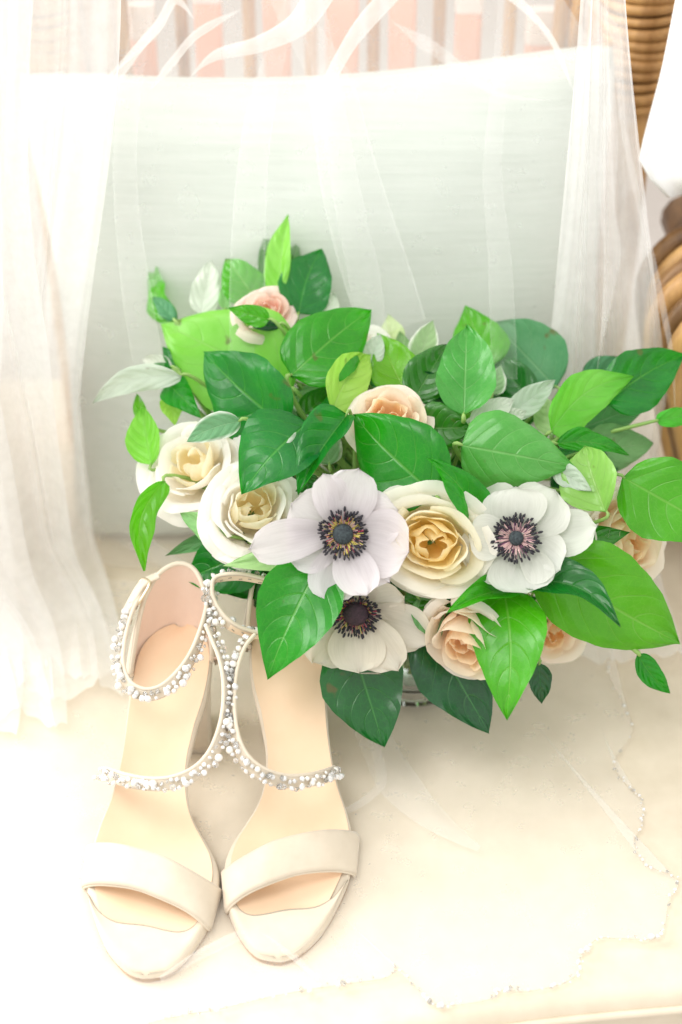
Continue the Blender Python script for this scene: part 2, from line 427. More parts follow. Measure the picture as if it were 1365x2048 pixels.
# right back post: wrapped above, smooth below
def post(sgn):
    pts = [Vector((sgn * .228, .25, -.12)), Vector((sgn * .228, .255, .1)), Vector((sgn * .228, .262, .25)), Vector((sgn * .228, .28, .34)), Vector((sgn * .228, .295, .42)), Vector((sgn * .222, .31, .55))]
    pp = catmull(pts, 24)
    V, F = tube(pp, [.0165 + .010 * sstep(.27, .40, p.z) for p in pp], 14); po = mk('back_post', V, F, M['rattan'], ch)
    k = 0
    z = .315
    while z < .50:
        c = Vector((sgn * .228, .262 + (z - .25) * .16, z)); r = .0175 + .0105 * sstep(.27, .40, z)
        ring = [c + Vector((r * math.cos(t), r * math.sin(t), .0012 * math.sin(t + k))) for t in [2 * math.pi * i / 18 for i in range(19)]]
        V, F = tube(ring, .0042 + .0008 * math.sin(k * 2.1), 6, False); mk('cane_wrap', V, F, M['rattan'], po)
        z += .0082; k += 1
    for dx, dy in ((-.033, -.004), (-.045, .002), (-.057, .006)):
        V, F = tube([Vector((sgn * (.228 + dx), .30 + dy, z)) for z in (.30, .36, .42, .5)], .0062, 8); mk('reed', V, F, M['rattan'], ch)
post(1); post(-1)
def arm(sgn):
    # rolled arm: several bent canes side by side, coming over the top and down
    for i in range(6):
        y0 = .17 - i * .021; r = .0095 - .0006 * (i % 3)
        xo = sgn * ((.236 if sgn > 0 else .275) + .004 * math.sin(i * 1.7))
        pts = [Vector((xo + sgn * .062, y0 + .01, .002)), Vector((xo + sgn * .042, y0, .06)), Vector((xo + sgn * .010, y0, .16)), Vector((xo + sgn * .0, y0, .215)),
               Vector((xo + sgn * .018, y0 + .002, .245)), Vector((xo + sgn * .045, y0 + .004, .25)), Vector((xo + sgn * .066, y0 + .004, .232)), Vector((xo + sgn * .070, y0 + .004, .205)), Vector((xo + sgn * .052, y0, .192))]
        V, F = tube(catmull(pts, 36), r, 8); mk('arm_cane', V, F, M['rattan'] if i % 2 else M['rattan_dark'], ch)
    V, F = tube([Vector((sgn * (.280 if sgn > 0 else .33), y, .222)) for y in (-.05, .05, .15, .26)], .02, 12); mk('arm_core', V, F, M['rattan_dark'], ch)
    for i in range(3):
        z = .02 + i * .055
        V, F = tube([Vector((sgn * (.306 if sgn > 0 else .33), y, z)) for y in (-.05, .05, .15, .26)], .006, 8); mk('arm_rail', V, F, M['rattan'], ch)
arm(1); arm(-1)

# ------------------------------------------------------------------ pillow
pc = Vector((-0.010, 0.185, 0.178)); lean = R(15); roll = R(2.9)
PX = Vector((math.cos(roll), 0, math.sin(roll)))
pzv = Vector((0, math.sin(lean), math.cos(lean)))
PN = PX.cross(pzv).normalized() * -1          # out of the back
if PN.y > 0: PN = -PN                         # front-facing normal (towards -y)
PZv = PN.cross(PX).normalized()
if PZv.z < 0: PZv = -PZv
HW, HH, TH = 0.228, 0.196, 0.062
def pil(a, b, side):
    # a,b in -1..1 ; concave edges, pointed corners
    ea = 1 - .085 * (1 - b * b); eb = 1 - .10 * (1 - a * a)
    cr = 1 - .045 * (a * b) ** 6; x = a * HW * ea * cr; z = b * HH * eb * cr
    t = ((1 - a ** 4) * (1 - b ** 4)) ** .42 * (1 + .06 * noise.noise(Vector((a * 1.6, b * 1.6, side * 3))))
    p = pc + PX * x + PZv * z + PN * (TH * t * side + .004 * noise.noise(Vector((a * 3, b * 3, 5 + side))) * t)
    p.z = max(p.z, .004 + .003 * (1 - t)) if p.z < .03 else p.z
    return p
plw = empty('mint_cushion', (pc.x, pc.y, 0), 'pale mint knitted cushion leaning against the chair back', 'cushion')
nn = 40
V1, F1, U1 = grid(nn, nn, lambda u, v: pil(-math.cos(math.pi * u), -math.cos(math.pi * v), 1))
V2, F2, U2 = grid(nn, nn, lambda u, v: pil(-math.cos(math.pi * u), -math.cos(math.pi * v), -1))
Vj, Fj = join((V1, F1), (V2, [tuple(reversed(f)) for f in F2]))
mk('cushion_cover', Vj, Fj, M['pillow'], plw)
edge = [pil(a, b, 1) for a, b in ([(lerp(-1, 1, i / 30), -1) for i in range(30)] + [(1, lerp(-1, 1, i / 30)) for i in range(30)] + [(lerp(1, -1, i / 30), 1) for i in range(30)] + [(-1, lerp(1, -1, i / 30)) for i in range(31)])]
V, F = tube(edge, .0022, 6, False); mk('seam', V, F, M['pillow'], plw)

# ------------------------------------------------------------------ white cloth over the arm
def cloth(u, v):
    hem = .292 + .010 * math.sin(u * 5.2) - .03 * u
    z = lerp(hem, .60, v)
    x = lerp(lerp(.208, .256, v ** .8) + .03 * (1 - sstep(0, .10, v)) ** 2, .44, u)
    y = .135 + .016 * math.sin(u * 15 + 1) * (1 - .3 * v) + .09 * v + .004 * noise.noise(Vector((x * 30, z * 20, 0)))
    return Vector((x, y, z))
Va, Fa, _ = grid(40, 24, cloth)
wc = mk('white_cloth', Va, Fa, M['white_cloth'])
md = wc.modifiers.new('thickness', 'SOLIDIFY'); md.thickness = .004
tag(wc, 'plain white cloth hanging over the rattan arm', 'cloth')
# ------------------------------------------------------------------ veil
veil = empty('bridal_veil', (0, 0.05, 0), 'sheer white tulle veil with beaded scalloped edge draped over the cushion and seat', 'veil')
def pillow_front(x, z):
    b = (z - pc.z - (x - pc.x) * math.sin(roll)) / (HH * math.cos(lean)); a = (x - pc.x) / HW
    aa = min(1, abs(a)); bb = min(1, abs(b))
    t = ((1 - aa ** 4) * (1 - bb ** 4)) ** .42
    bcl = max(-1.2, min(1.6, b))
    return pc.y + bcl * HH * math.sin(lean) - TH * t * math.cos(lean)
NX, NZ = 150, 70
def hang_x(u, z):
    xr = lerp(.262, .186, sstep(0, .40, z)) - max(0, z - .39) * .8 + .004 * math.sin(z * 40)
    return lerp(-.40, xr, u)
cols = []
for i in range(NX + 1):
    u = i / NX; c = []; ymin = 9
    for j in range(NZ + 1):
        z = lerp(.56, .006, j / NZ); x = hang_x(u, z)
        y = pillow_front(x, z) - .010
        ymin = min(ymin, y); yy = ymin if z < .33 else y
        f = noise.noise(Vector((x * 9 + z * 1.6, .3, z * .9))) * .8 + .5 * noise.noise(Vector((x * 26 + z * 3.0, 4.1, z * 1.2)))
        side = 1 + 1.6 * sstep(-.16, -.26, x) + 1.5 * sstep(.17, .23, x)
        yy -= (.004 + .007 * f) * side + .010 * sstep(.06, 0, z)
        c.append(Vector((x + .006 * f, yy, z)))
    cols.append(c)
V = [cols[i][j] for j in range(NZ + 1) for i in range(NX + 1)]
F = [(j * (NX + 1) + i, j * (NX + 1) + i + 1, (j + 1) * (NX + 1) + i + 1, (j + 1) * (NX + 1) + i) for j in range(NZ) for i in range(NX)]
mk('hanging_tulle', V, F, M['tulle'], veil)
# gathered fall at the left, pleated
def gath(xa_top, xb_top, xa_bot, xb_bot, y_top, y_bot, pleats, amp, seed, zt=.56):
    def fn(u, v):
        z = lerp(zt, .012, v); w = u + .05 * noise.noise(Vector((u * 4, v * 2, seed)))
        x = lerp(lerp(xa_top, xb_top, w), lerp(xa_bot, xb_bot, w), sstep(0, 1, v))
        ph = w * pleats * 2 * math.pi + 1.5 * noise.noise(Vector((u * 3, v * 1.5, seed + 2)))
        fold = math.sin(ph) * amp * (.5 + .5 * v) + .0022 * math.sin(ph * 5.3 + 2 * noise.noise(Vector((u * 6, v * 3, seed)))) + .003 * noise.noise(Vector((u * 14, v * 3, seed + 7)))
        x += math.sin(2 * ph) * amp * .45
        y = lerp(y_top, y_bot, v ** .7) + fold - .085 * sstep(.78, 1, v) ** 1.5
        x += (.014 if x < 0 else .003) * math.sin(v * 4.5 + seed) + (.035 * sstep(.72, 1, v) if x < 0 else 0)
        z = max(.010 + .006 * abs(math.sin(ph)), lerp(zt, .012, sstep(0, 1, min(1, v * 1.08)) if v > .7 else v))
        return Vector((x, y, z))
    V, F, U = grid(130, 40, fn); mk('gathered_tulle', V, F, M['tulle_dense'], veil)
gath(-.36, -.150, -.37, -.185, .120, .030, 3.2, .007, 1.0)
gath(-.40, -.178, -.40, -.205, .095, .010, 3.6, .009, 3.0)
gath(-.42, -.215, -.42, -.250, .125, -.03, 2.4, .008, 6.0)
gath(-.42, -.205, -.42, -.235, .065, -.015, 3.0, .010, 9.0)  # extra layer added to whiten the left, standing in for window glare
gath(.150, .170, .150, .258, .150, .045, 1.4, .004, 13.0)
def topveil(u, v):
    z = lerp(.60, .372, v ** .8); x = lerp(-.38, .178 - max(0, z - .39) * .8, u); f = noise.noise(Vector((x * 11 + z * 5, 2.2, z * 3)))
    return Vector((x, .155 + (z - .335) * .22 + .012 * f, z + .006 * f))
V, F, U = grid(90, 16, topveil); mk('upper_tulle', V, F, M['tulle'], veil)
# rolled folds
def band(pts, wpx, mat='tulle_dense', curl=.35, n=40, taper=True):
    P3 = catmull([P(x, y, d) for (x, y, d) in pts], n)
    W = [w_ for w_ in wpx]
    def fn(u, v):
        k = min(int(v * (n - 1) + .5), n - 1); p = P3[k]
        t = (P3[min(k + 1, n - 1)] - P3[max(k - 1, 0)]).normalized(); vd = (CAM - p).normalized(); s = t.cross(vd).normalized()
        f = v * (len(W) - 1); q = min(int(f), len(W) - 2); wd = lerp(W[q], W[q + 1], f - q) / FPX * .98 / 2 * (1 - sstep(.70, 1.0, v) * .97 * taper) * (1 if pts[0][1] < -5 else .05 + .95 * sstep(0, .35, v))
        a = (u - .5) * 2.0 * math.pi * 1.25
        # an open roll: a strip folded over on itself
        xx = math.sin(a * .5) * wd * (1 + .06 * math.sin(9 * v)); dd = math.cos(a * .5) * wd * curl
        return p + s * xx + vd * dd
    V, F, U = grid(14, n - 1, fn); mk('veil_fold', V, F, M[mat], veil)
band([(650, -30, 1.0), (600, 45, .992), (520, 88, .994), (430, 112, 1.0), (375, 160, 1.005)], [60, 45, 34, 20, 8])
band([(560, -30, 1.0), (592, 40, .985), (640, 120, .985), (668, 200, .985), (700, 360, .985), (745, 520, .985), (790, 660, .985)], [60, 55, 75, 105, 125, 130, 130], 'tulle_soft', taper=False)
band([(610, -30, .99), (632, 50, .983), (648, 130, .983), (672, 260, .983), (700, 420, .984), (730, 560, .984), (750, 720, .984)], [50, 50, 52, 56, 60, 60, 60], 'tulle_soft', taper=False)
band([(800, -30, 1.0), (735, 40, .992), (695, 95, .99), (655, 175, .988), (640, 260, .988)], [36, 34, 30, 24, 14])
band([(350, 10, 1.01), (300, 70, 1.01), (250, 135, 1.01), (212, 190, 1.01)], [10, 15, 18, 10])
band([(480, 20, 1.0), (395, 68, 1.0), (345, 125, 1.0), (300, 180, 1.0)], [30, 16, 16, 12])
band([(600, -30, 1.0), (548, 120, .99), (515, 260, .985), (500, 420, .985), (495, 600, .985), (500, 760, .985)], [30, 40, 60, 70, 70, 70], 'tulle_soft', taper=False)
band([(1010, -30, 1.0), (1000, 160, .985), (985, 340, .985), (1000, 520, .985), (1010, 760, .985)], [20, 30, 40, 46, 50], 'tulle_soft', taper=False)
band([(300, -30, 1.0), (265, 150, .985), (250, 340, .985), (270, 560, .985), (310, 800, .985)], [30, 40, 50, 56, 60], 'tulle_soft', taper=False)
band([(780, 40, 1.0), (840, 80, .995), (900, 120, .99), (1000, 190, .985), (1130, 200, .985)], [20, 30, 24, 12, 8], 'tulle')
band([(1000, -30, 1.0), (1065, 30, .992), (1110, 90, .985), (1150, 190, .985)], [24, 14, 12, 8])
band([(1150, -30, .99), (1228, 60, .985), (1240, 170, .985), (1252, 280, .985), (1300, 500, .985), (1342, 700, .985), (1352, 860, .985)], [20, 18, 14, 12, 14, 14, 12], 'tulle')
band([(1228, 90, .99), (1220, 260, .985), (1215, 420, .985), (1225, 520, .985), (1195, 740, .985)], [30, 40, 30, 34, 26], 'tulle')
band([(390, 40, 1.0), (350, 0, 1.0), (310, 60, .995), (200, 170, .99)], [12, 18, 20, 14])
# the part lying on the seat
edge_px = [(1219, 1330), (1219, 1358), (1265, 1456), (1229, 1527), (1255, 1574), (1283, 1604), (1285, 1650), (1268, 1686), (1290, 1730), (1355, 1763), (1337, 1810), (1327, 1861), (1301, 1881), (1234, 1879), (1193, 1881), (1162, 1917), (1157, 1948), (1127, 1969), (1091, 1979), (1044, 1986), (1003, 1983), (983, 2000), (906, 2013), (865, 2008), (834, 1979), (796, 1938), (773, 1958), (680, 1972), (560, 1992), (440, 2020), (350, 2036), (290, 2052)]
E = catmull([PZ(x, y, .004) for x, y in edge_px], 220)
Pc = Vector((-.05, .06, .004))
def lay(u, v):
    k = u * (len(E) - 1); q = min(int(k), len(E) - 2); e = E[q].lerp(E[q + 1], k - q)
    back = Vector((lerp(.24, -.42, u), lerp(.055, .05, u), .004))
    p = back.lerp(e, v); p.z = .0045 + seat_z(p.x, p.y) + .0015 * abs(noise.noise(Vector((p.x * 14, p.y * 10, 7)))) + .012 * sstep(.12, 0, v) * (0.5 + noise.noise(Vector((p.x * 12, 2, 3))))
    return p
V, F, U = grid(180, 40, lay); mk('trailing_tulle', V, F, M['tulle'], veil)
def strip(pts, wpx, z0, hgt, mat='tulle'):
    C = catmull([PZ(x, y, z0) for x, y in pts], 30)
    def fn(u, v):
        k = min(int(v * 29 + .5), 29); p = C[k]; t = (C[min(k + 1, 29)] - C[max(k - 1, 0)]).normalized(); s = Vector((t.y, -t.x, 0))
        f = v * (len(wpx) - 1); q = min(int(f), len(wpx) - 2); wd = lerp(wpx[q], wpx[q + 1], f - q) / FPX * .95
        return p + s * (u - .5) * wd + Vector((0, 0, hgt * math.sin(math.pi * u) ** 2 + .0005))
    V, F, U = grid(10, 29, fn); mk('seat_fold', V, F, M[mat], veil)
strip([(700, 1400), (745, 1470), (800, 1570), (870, 1640), (960, 1700)], [50, 70, 90, 60, 10], .009, .004)
strip([(740, 1460), (762, 1540), (755, 1580), (690, 1625), (600, 1640)], [20, 22, 20, 14, 6], .009, .004)
strip([(60, 1150), (180, 1230), (260, 1290), (330, 1420)], [120, 100, 80, 20], .009, .006)
strip([(-40, 1240), (90, 1130), (200, 1060), (300, 1100), (420, 1180)], [60, 70, 60, 60, 20], .012, .010)
strip([(320, 1960), (420, 1900), (520, 1870), (640, 1960)], [10, 24, 20, 8], .008, .002)
# beads sewn on the scalloped edge
def gem_mesh(name, mat, n=8):
    bm = bmesh.new(); rings = [(.0, 1.0), (.62, .62), (1.0, .05), (.80, -.45), (.0, -1.0)]
    prev = None; bmv = []
    for r, z in rings:
        if r == 0: bmv.append([bm.verts.new((0, 0, z))])
        else: bmv.append([bm.verts.new((r * math.cos(2 * math.pi * (k + .5 * (z < 0)) / n), r * math.sin(2 * math.pi * (k + .5 * (z < 0)) / n), z)) for k in range(n)])
    for a, b in zip(bmv[:-1], bmv[1:]):
        for k in range(n):
            if len(a) == 1: bm.faces.new((a[0], b[k], b[(k + 1) % n]))
            elif len(b) == 1: bm.faces.new((a[k], b[0], a[(k + 1) % n]))
            else: bm.faces.new((a[k], b[k], b[(k + 1) % n], a[(k + 1) % n]))
    bmesh.ops.recalc_face_normals(bm, faces=bm.faces)
    me = bpy.data.meshes.new(name); bm.to_mesh(me); bm.free(); me.materials.append(mat); return me
GEM = gem_mesh('crystal', M['crystal']); GEMC = gem_mesh('crystal_clear', M['crystal_clear'], 7)
V, F = ellipsoid(Vector((0, 0, 0)), (Vector((1, 0, 0)), Vector((0, 1, 0)), Vector((0, 0, 1))), 10, 6)
PEARL = bpy.data.meshes.new('pearl'); PEARL.from_pydata([tuple(v) for v in V], [], F); PEARL.materials.append(M['pearl'])
for p_ in PEARL.polygons: p_.use_smooth = True
SETT = bpy.data.meshes.new('setting'); SETT.from_pydata([tuple(v) for v in V], [], F); SETT.materials.append(M['setting'])
rb = random.Random(3)
def put(name, me, pos, r, parent, root):
    o = bpy.data.objects.new(name, me); col.objects.link(o); o.parent = parent
    o.location = pos - root.location; o.scale = (r, r, r * rb.uniform(.75, 1.0)); o.rotation_euler = (rb.uniform(0, 3.1), rb.uniform(0, 3.1), rb.uniform(0, 3.1)); return o
cord = mk('beaded_edge', *tube([e + Vector((0, 0, .0012)) for e in E], .0003, 5, False), M['satin'], veil)
k = 0.0; i = 0
while k < len(E) - 1:
    q = int(k); p = E[q].lerp(E[q + 1], k - q) + Vector((rb.uniform(-.0016, .0016), rb.uniform(-.0016, .0016), .0022))
    cl = noise.noise(Vector((k * .09, 0, 8)))
    r = rb.uniform(.0007, .0014) + (.0009 if cl > .15 and rb.random() < .5 else 0)
    put('bead', rb.choice((GEM, GEM, GEMC, PEARL)), p, r, cord, veil)
    k += rb.uniform(.8, 1.6) if cl > -.1 else rb.uniform(1.6, 3.4)

# ------------------------------------------------------------------ sandals
TOE_Y, HEEL_Y = -.307, -.086
def hz(y):      # insole height along the shoe
    return .0060 + .003 * sstep(-.31, -.25, y) + .0725 * sstep(-.222, -.112, y) + .004 * sstep(-.13, -.085, y)
def PH(x, y, dz=0):   # pixel onto the insole surface
    r = ray(x, y); t0, t1 = .5, 1.3
    for _ in range(40):
        t = (t0 + t1) / 2; p = CAM + r * t
        if p.z > hz(p.y) + dz: t0 = t
        else: t1 = t
    return CAM + r * t0
rows = [(1950, 284, 300), (1946, 268, 326), (1940, 255, 341), (1929, 242, 356), (1915, 229, 370), (1893, 213, 388), (1862, 199, 408), (1830, 188, 423), (1800, 180, 432), (1774, 176, 437), (1745, 176, 437), (1715, 181, 428), (1690, 187, 414), (1655, 199, 394), (1627, 211, 383), (1600, 222, 377), (1560, 234, 374), (1518, 243, 378), (1480, 249, 387), (1452, 252, 394), (1408, 258, 409), (1375, 262, 417), (1346, 267, 422), (1320, 274, 424), (1300, 283, 421), (1283, 296, 415), (1270, 311, 405), (1261, 328, 394), (1256, 342, 384), (1253, 354, 371)]
OUT = [(PH(l, y), PH(r, y)) for y, l, r in rows]
OUT = list(zip(catmull([a for a, b in OUT], 80), catmull([b for a, b in OUT], 80)))
XM = (PH(447, 1700).x)
RS = Vector((.0035, .0115, 0))         # the other shoe stands a little farther back
HB = Vector((2 * XM - PH(345, 1330).x, -.11, 0)); CA, SA = math.cos(R(1.9)), math.sin(R(1.9))
def mirror(p):
    q = Vector((2 * XM - p.x, p.y, p.z)); d = q - HB; d.x *= .97
    return HB + Vector((d.x * CA + d.y * SA, -d.x * SA + d.y * CA, d.z + HB.z)) + RS

def ribbon(path, upv, wid, th):
    """closed strap: path centre line, upv per-point width vector; returns V,F plus frames"""
    V = []; F = []; n = len(path); fr = []
    for i, p in enumerate(path):
        t = (path[min(i + 1, n - 1)] - path[max(i - 1, 0)]).normalized(); u = upv[i]; u = (u - t * u.dot(t)).normalized(); o = t.cross(u).normalized()
        fr.append((p, t, u, o))
        for (a, b) in ((-1, -1), (-.6, -1.25), (.6, -1.25), (1, -1), (1, 1), (.6, 1.25), (-.6, 1.25), (-1, 1)):
            V.append(p + u * (a * wid / 2) + o * (b * th / 2))
    for i in range(n - 1):
        for k in range(8):
            a = i * 8 + k; b = i * 8 + (k + 1) % 8; F.append((a, b, b + 8, a + 8))
    F.append(tuple(range(7, -1, -1))); F.append(tuple((n - 1) * 8 + k for k in range(8)))
    return V, F, fr

def sandal(T, flip, label, ankle_px, mid_px, buckle):
    base = T(Vector((PH(310, 1700).x, -.2, 0))); base.z = .0
    rt = empty('sandal', base, label, 'shoe', 'pair of ivory heeled sandals')
    def fl(F): return [tuple(reversed(f)) for f in F] if flip else F
    # sole slab: rounded edge
    n = len(OUT); nu = 12
    def ring(i):
        a, b = OUT[i]; pts = []
        mid = (a + b) / 2; wd = (b - a) * .5
        for k in range(nu + 1):
            s = -1 + 2 * k / nu; p = mid + wd * s * .985
            p = p + Vector((0, 0, .0022 * abs(s) ** 3)); pts.append(p)
        under = []
        for k in range(nu, -1, -1):
            s = -1 + 2 * k / nu; p = mid + wd * s * (1.0 if abs(s) < .99 else 1.0)
            under.append(Vector((p.x, p.y, max(p.z - .0062, .0018))))
        e1 = mid + wd * 1.012; e0 = mid - wd * 1.012
        return pts + [e1 + Vector((0, 0, -.002))] + under + [e0 + Vector((0, 0, -.002))]
    V = []; F = []; rl = None
    for i in range(n):
        rr = [T(p) for p in ring(i)]; rl = len(rr); V += rr
    for i in range(n - 1):
        for k in range(rl):
            a = i * rl + k; b = i * rl + (k + 1) % rl; F.append((a, b, b + rl, a + rl))
    F.append(tuple(range(rl - 1, -1, -1))); F.append(tuple((n - 1) * rl + k for k in range(rl)))
    mk('sole', V, fl(F), M['satin'], rt)
    # outsole under the forefoot
    V, F, U = grid(8, 44, lambda u, v: T((lambda a, b: Vector((lerp(a.x, b.x, u), lerp(a.y, b.y, u) - (.0012 if v < .25 else 0) * (1 - v * 4), .0024 if 0 < u < 1 else .0026)))(*[OUT[int(v * 44)][0], OUT[int(v * 44)][1]])))
    V2 = [v - Vector((0, 0, .0018)) for v in V]
    m_ = len(V); mk('outsole', V + V2, fl(F) + [tuple(i + m_ for i in reversed(f)) for f in fl(F)], M['outsole'], rt)
    # insole sheet
    def ins(u, v):
        f = lerp(13, n - 2.2, v); q = min(int(f), n - 2); a = OUT[q][0].lerp(OUT[q + 1][0], f - q); b = OUT[q][1].lerp(OUT[q + 1][1], f - q)
        s = -1 + 2 * u; mid = (a + b) / 2; p = mid + (b - a) * .5 * s * lerp(.85, .945, sstep(16, 34, f))
        return T(p + Vector((0, 0, .0012 + .0019 * abs(s) ** 3 * .9 - .0011 * (1 - s * s))))
    V, F, U = grid(12, 80, ins); mk('insole', V, fl(F), M['insole'], rt, uv=U)
    # stitched toe patch in suede
    edgec = [(176, 1792), (190, 1818), (205, 1834), (235, 1850), (290, 1856), (333, 1866), (362, 1869), (386, 1860), (404, 1840), (420, 1822)]
    ec = catmull([PH(x, y) for x, y in edgec], 31)
    def toe(u, v):
        k = u * 30; q = min(int(k), 29); e = ec[q].lerp(ec[q + 1], k - q)
        # front outline point for this u, walking round the toe
        f = 17 * abs(2 * u - 1) ** 1.25; qq = min(int(f), n - 2); side = 0 if u < .5 else 1
        o = OUT[qq][side].lerp(OUT[qq + 1][side], f - qq); mid = (OUT[qq][0] + OUT[qq][1]) / 2
        if abs(2 * u - 1) < .10: o = OUT[0][0].lerp(OUT[0][1], (u - .45) / .10)
        p = e.lerp(o, min(1, v * 1.08)); dv = Vector((o.x - e.x, o.y - e.y, 0))
        if dv.length > 1e-6: p = p + dv.normalized() * (.0011 * sstep(.9, 1, v))
        p.z = hz(p.y) + .0026 * (1 - v ** 5) + .0010 * math.sin(math.pi * v) + .0012 * abs(2 * u - 1) ** 3 * (1 - v) - .0022 * sstep(.86, 1, v)
        return T(p)
    V, F, U = grid(40, 18, toe); mk('toe_patch', V, fl(F), M['satin'], rt)
    V, F = tube([T(p + Vector((0, 0, .0026))) for p in ec], .00045, 5); mk('patch_seam', V, F, M['stitch'], rt)
    # toe strap
    up = catmull([PZ(x, y, z) for x, y, z in ((178, 1700, .004), (181, 1690, .014), (215, 1687, .027), (256, 1693, .033), (320, 1711, .034), (362, 1732, .030), (405, 1757, .022), (434, 1775, .012), (442, 1780, .003))], 41)
    lo = catmull([PZ(x, y, z) for x, y, z in ((170, 1778, .003), (172, 1772, .010), (205, 1768, .019), (269, 1776, .024), (328, 1798, .024), (371, 1819, .0205), (400, 1840, .015), (414, 1855, .009), (419, 1858, .003))], 41)
    def ts(u, v):
        k = u * 40; q = min(int(k), 39); a = up[q].lerp(up[q + 1], k - q); b = lo[q].lerp(lo[q + 1], k - q)
        return T(a.lerp(b, v) + Vector((0, 0, .0026 * math.sin(math.pi * v) * math.sin(math.pi * u) ** .5)))
    V, F, U = grid(40, 10, ts)
    st = mk('toe_strap', V, fl(F), M['satin'], rt); md = st.modifiers.new('t', 'SOLIDIFY'); md.thickness = .0016; md.offset = -1
    rim = [ts(u / 60, 1.0) + Vector((0, 0, -.0004)) for u in range(61)]
    V, F = tube(rim, .0011, 6); mk('strap_binding', V, F, M['satin'], st)
    rim = [ts(u / 60, 0.0) + Vector((0, 0, -.0004)) for u in range(61)]
    V, F = tube(rim, .0010, 6); mk('strap_binding', V, F, M['satin'], st)
    parts = []
    for k in range(58):
        a = ts((k + 1.2) / 60.5, .89) + Vector((0, 0, .0004)); b = ts((k + 1.65) / 60.5, .89) + Vector((0, 0, .0004)); parts.append(tube([a, b], .00034, 4))
    V, F = join(*parts); tag(mk('stitching', V, F, M['stitch'], st), kind='stuff')
    # heel counter
    top = catmull([PZ(x, y, z) for x, y, z in ((262, 1346, .088), (270, 1290, .103), (280, 1235, .116), (294, 1188, .128), (320, 1146, .138), (356, 1127, .142), (388, 1138, .140), (408, 1176, .132), (418, 1230, .118), (425, 1310, .095))], 41)
    bot = catmull([PH(x, y) for x, y in ((264, 1352), (271, 1328), (283, 1300), (303, 1279), (328, 1261), (352, 1253), (378, 1256), (402, 1268), (418, 1294), (424, 1322))], 41)
    hc = Vector((PH(345, 1330).x, -.11, 0))
    def cnt(u, v):
        k = u * 40; q = min(int(k), 39); a = bot[q].lerp(bot[q + 1], k - q); b = top[q].lerp(top[q + 1], k - q); p = a.lerp(b, v)
        out = Vector((p.x - hc.x, p.y - hc.y, 0)).normalized()
        return T(p + out * .0035 * math.sin(math.pi * v))
    def cnt_o(u, v):
        k = u * 40; q = min(int(k), 39); a = bot[q].lerp(bot[q + 1], k - q); b = top[q].lerp(top[q + 1], k - q); p = a.lerp(b, v)
        out = Vector((p.x - hc.x, p.y - hc.y, 0)).normalized()
        return T(p + out * (.0035 * math.sin(math.pi * v) + .0018) + Vector((0, 0, -.004 * (1 - v))))
    V, F, U = grid(40, 12, cnt_o); cn = mk('heel_counter', V, fl(F), M['satin'], rt)
    V, F, U = grid(40, 12, cnt); mk('counter_lining', V, fl(F), M['lining'], cn)
    rim = [T(bot[0].lerp(top[0], k / 8)) for k in range(8)] + [T(p) for p in top] + [T(bot[-1].lerp(top[-1], 1 - k / 8)) for k in range(1, 9)]
    V, F = tube(rim, .0016, 8); mk('counter_binding', V, F, M['satin'], cn)
    # block heel
    hb = [OUT[i][0] for i in range(56, n)] + [OUT[i][1] for i in range(n - 1, 55, -1)]
    cx = sum((p.x for p in hb)) / len(hb); cy = sum((p.y for p in hb)) / len(hb)
    V = []; levels = 8; mN = len(hb); F = []
    for j in range(levels + 1):
        t = j / levels; z = lerp(0, 1, t)
        sc2 = lerp(.80, .97, t ** 1.4)
        for p in hb:
            ztop = p.z - .0055; fy = cy + .006 * (1 - t)
            q = Vector((cx + (p.x - cx) * sc2, fy + (p.y - cy) * lerp(.74, .98, t ** 1.3), lerp(.0012, ztop, t)))
            V.append(T(q))
    for j in range(levels):
        for k in range(mN):
            a = j * mN + k; b = j * mN + (k + 1) % mN; F.append((a, b, b + mN, a + mN))
    F.append(tuple(range(mN - 1, -1, -1)))
    hl = mk('block_heel', V, fl(F), M['satin'], rt)
    V2 = [Vector((v.x, v.y, z)) for z in (.0001, .0016) for v in V[:mN]]
    V2 = [Vector((T(Vector((cx, cy + .006, 0))).x + (v.x - T(Vector((cx, cy + .006, 0))).x) * .97, v.y, v.z)) for v in V2]
    F2 = [(k, (k + 1) % mN, mN + (k + 1) % mN, mN + k) for k in range(mN)] + [tuple(range(mN - 1, -1, -1)), tuple(range(mN, 2 * mN))]
    mk('heel_tip', V2, F2, M['stitch'], hl)
    # ---- crystal straps (drawn per shoe)
    cen = T(Vector((PH(340, 1400).x, -.15, .09)))
    def strap(name, pxs, nseg, c0, c1, dens, wid, seed):
        path = catmull([PZ(x, y, z) for x, y, z in pxs], nseg)
        ups = []
        for p in path:
            out = Vector((p.x - cen.x, p.y - cen.y, 0)); out = out.normalized() if out.length > 1e-6 else Vector((0, -1, 0))
            ups.append((Vector((0, 0, 1)) + out * -.55).normalized())
        V, F, fr = ribbon(path, ups, wid, .0016)
        so = mk(name, V, F, M['satin'], rt)
        # piped upper edge and lining
        V, F = tube([p + u * (wid / 2) for p, t, u, o in fr], .0013, 8); mk('strap_piping', V, F, M['satin'], so)
        outs = []
        for p, t, u, o in fr:
            d = Vector((p.x - cen.x, p.y - cen.y, 0)); outs.append(o if o.dot(d) > 0 else -o)
        li = []
        for (p, t, u, o), oo in zip(fr, outs):
            li.append((p - oo * .00125 + u * wid * .36, p - oo * .00125 - u * wid * .42))
        V = [q for a in li for q in a]; F = [(2 * i, 2 * i + 1, 2 * i + 3, 2 * i + 2) for i in range(len(li) - 1)]
        mk('strap_lining', V, F, M['strap_lining'], so)
        parts = []
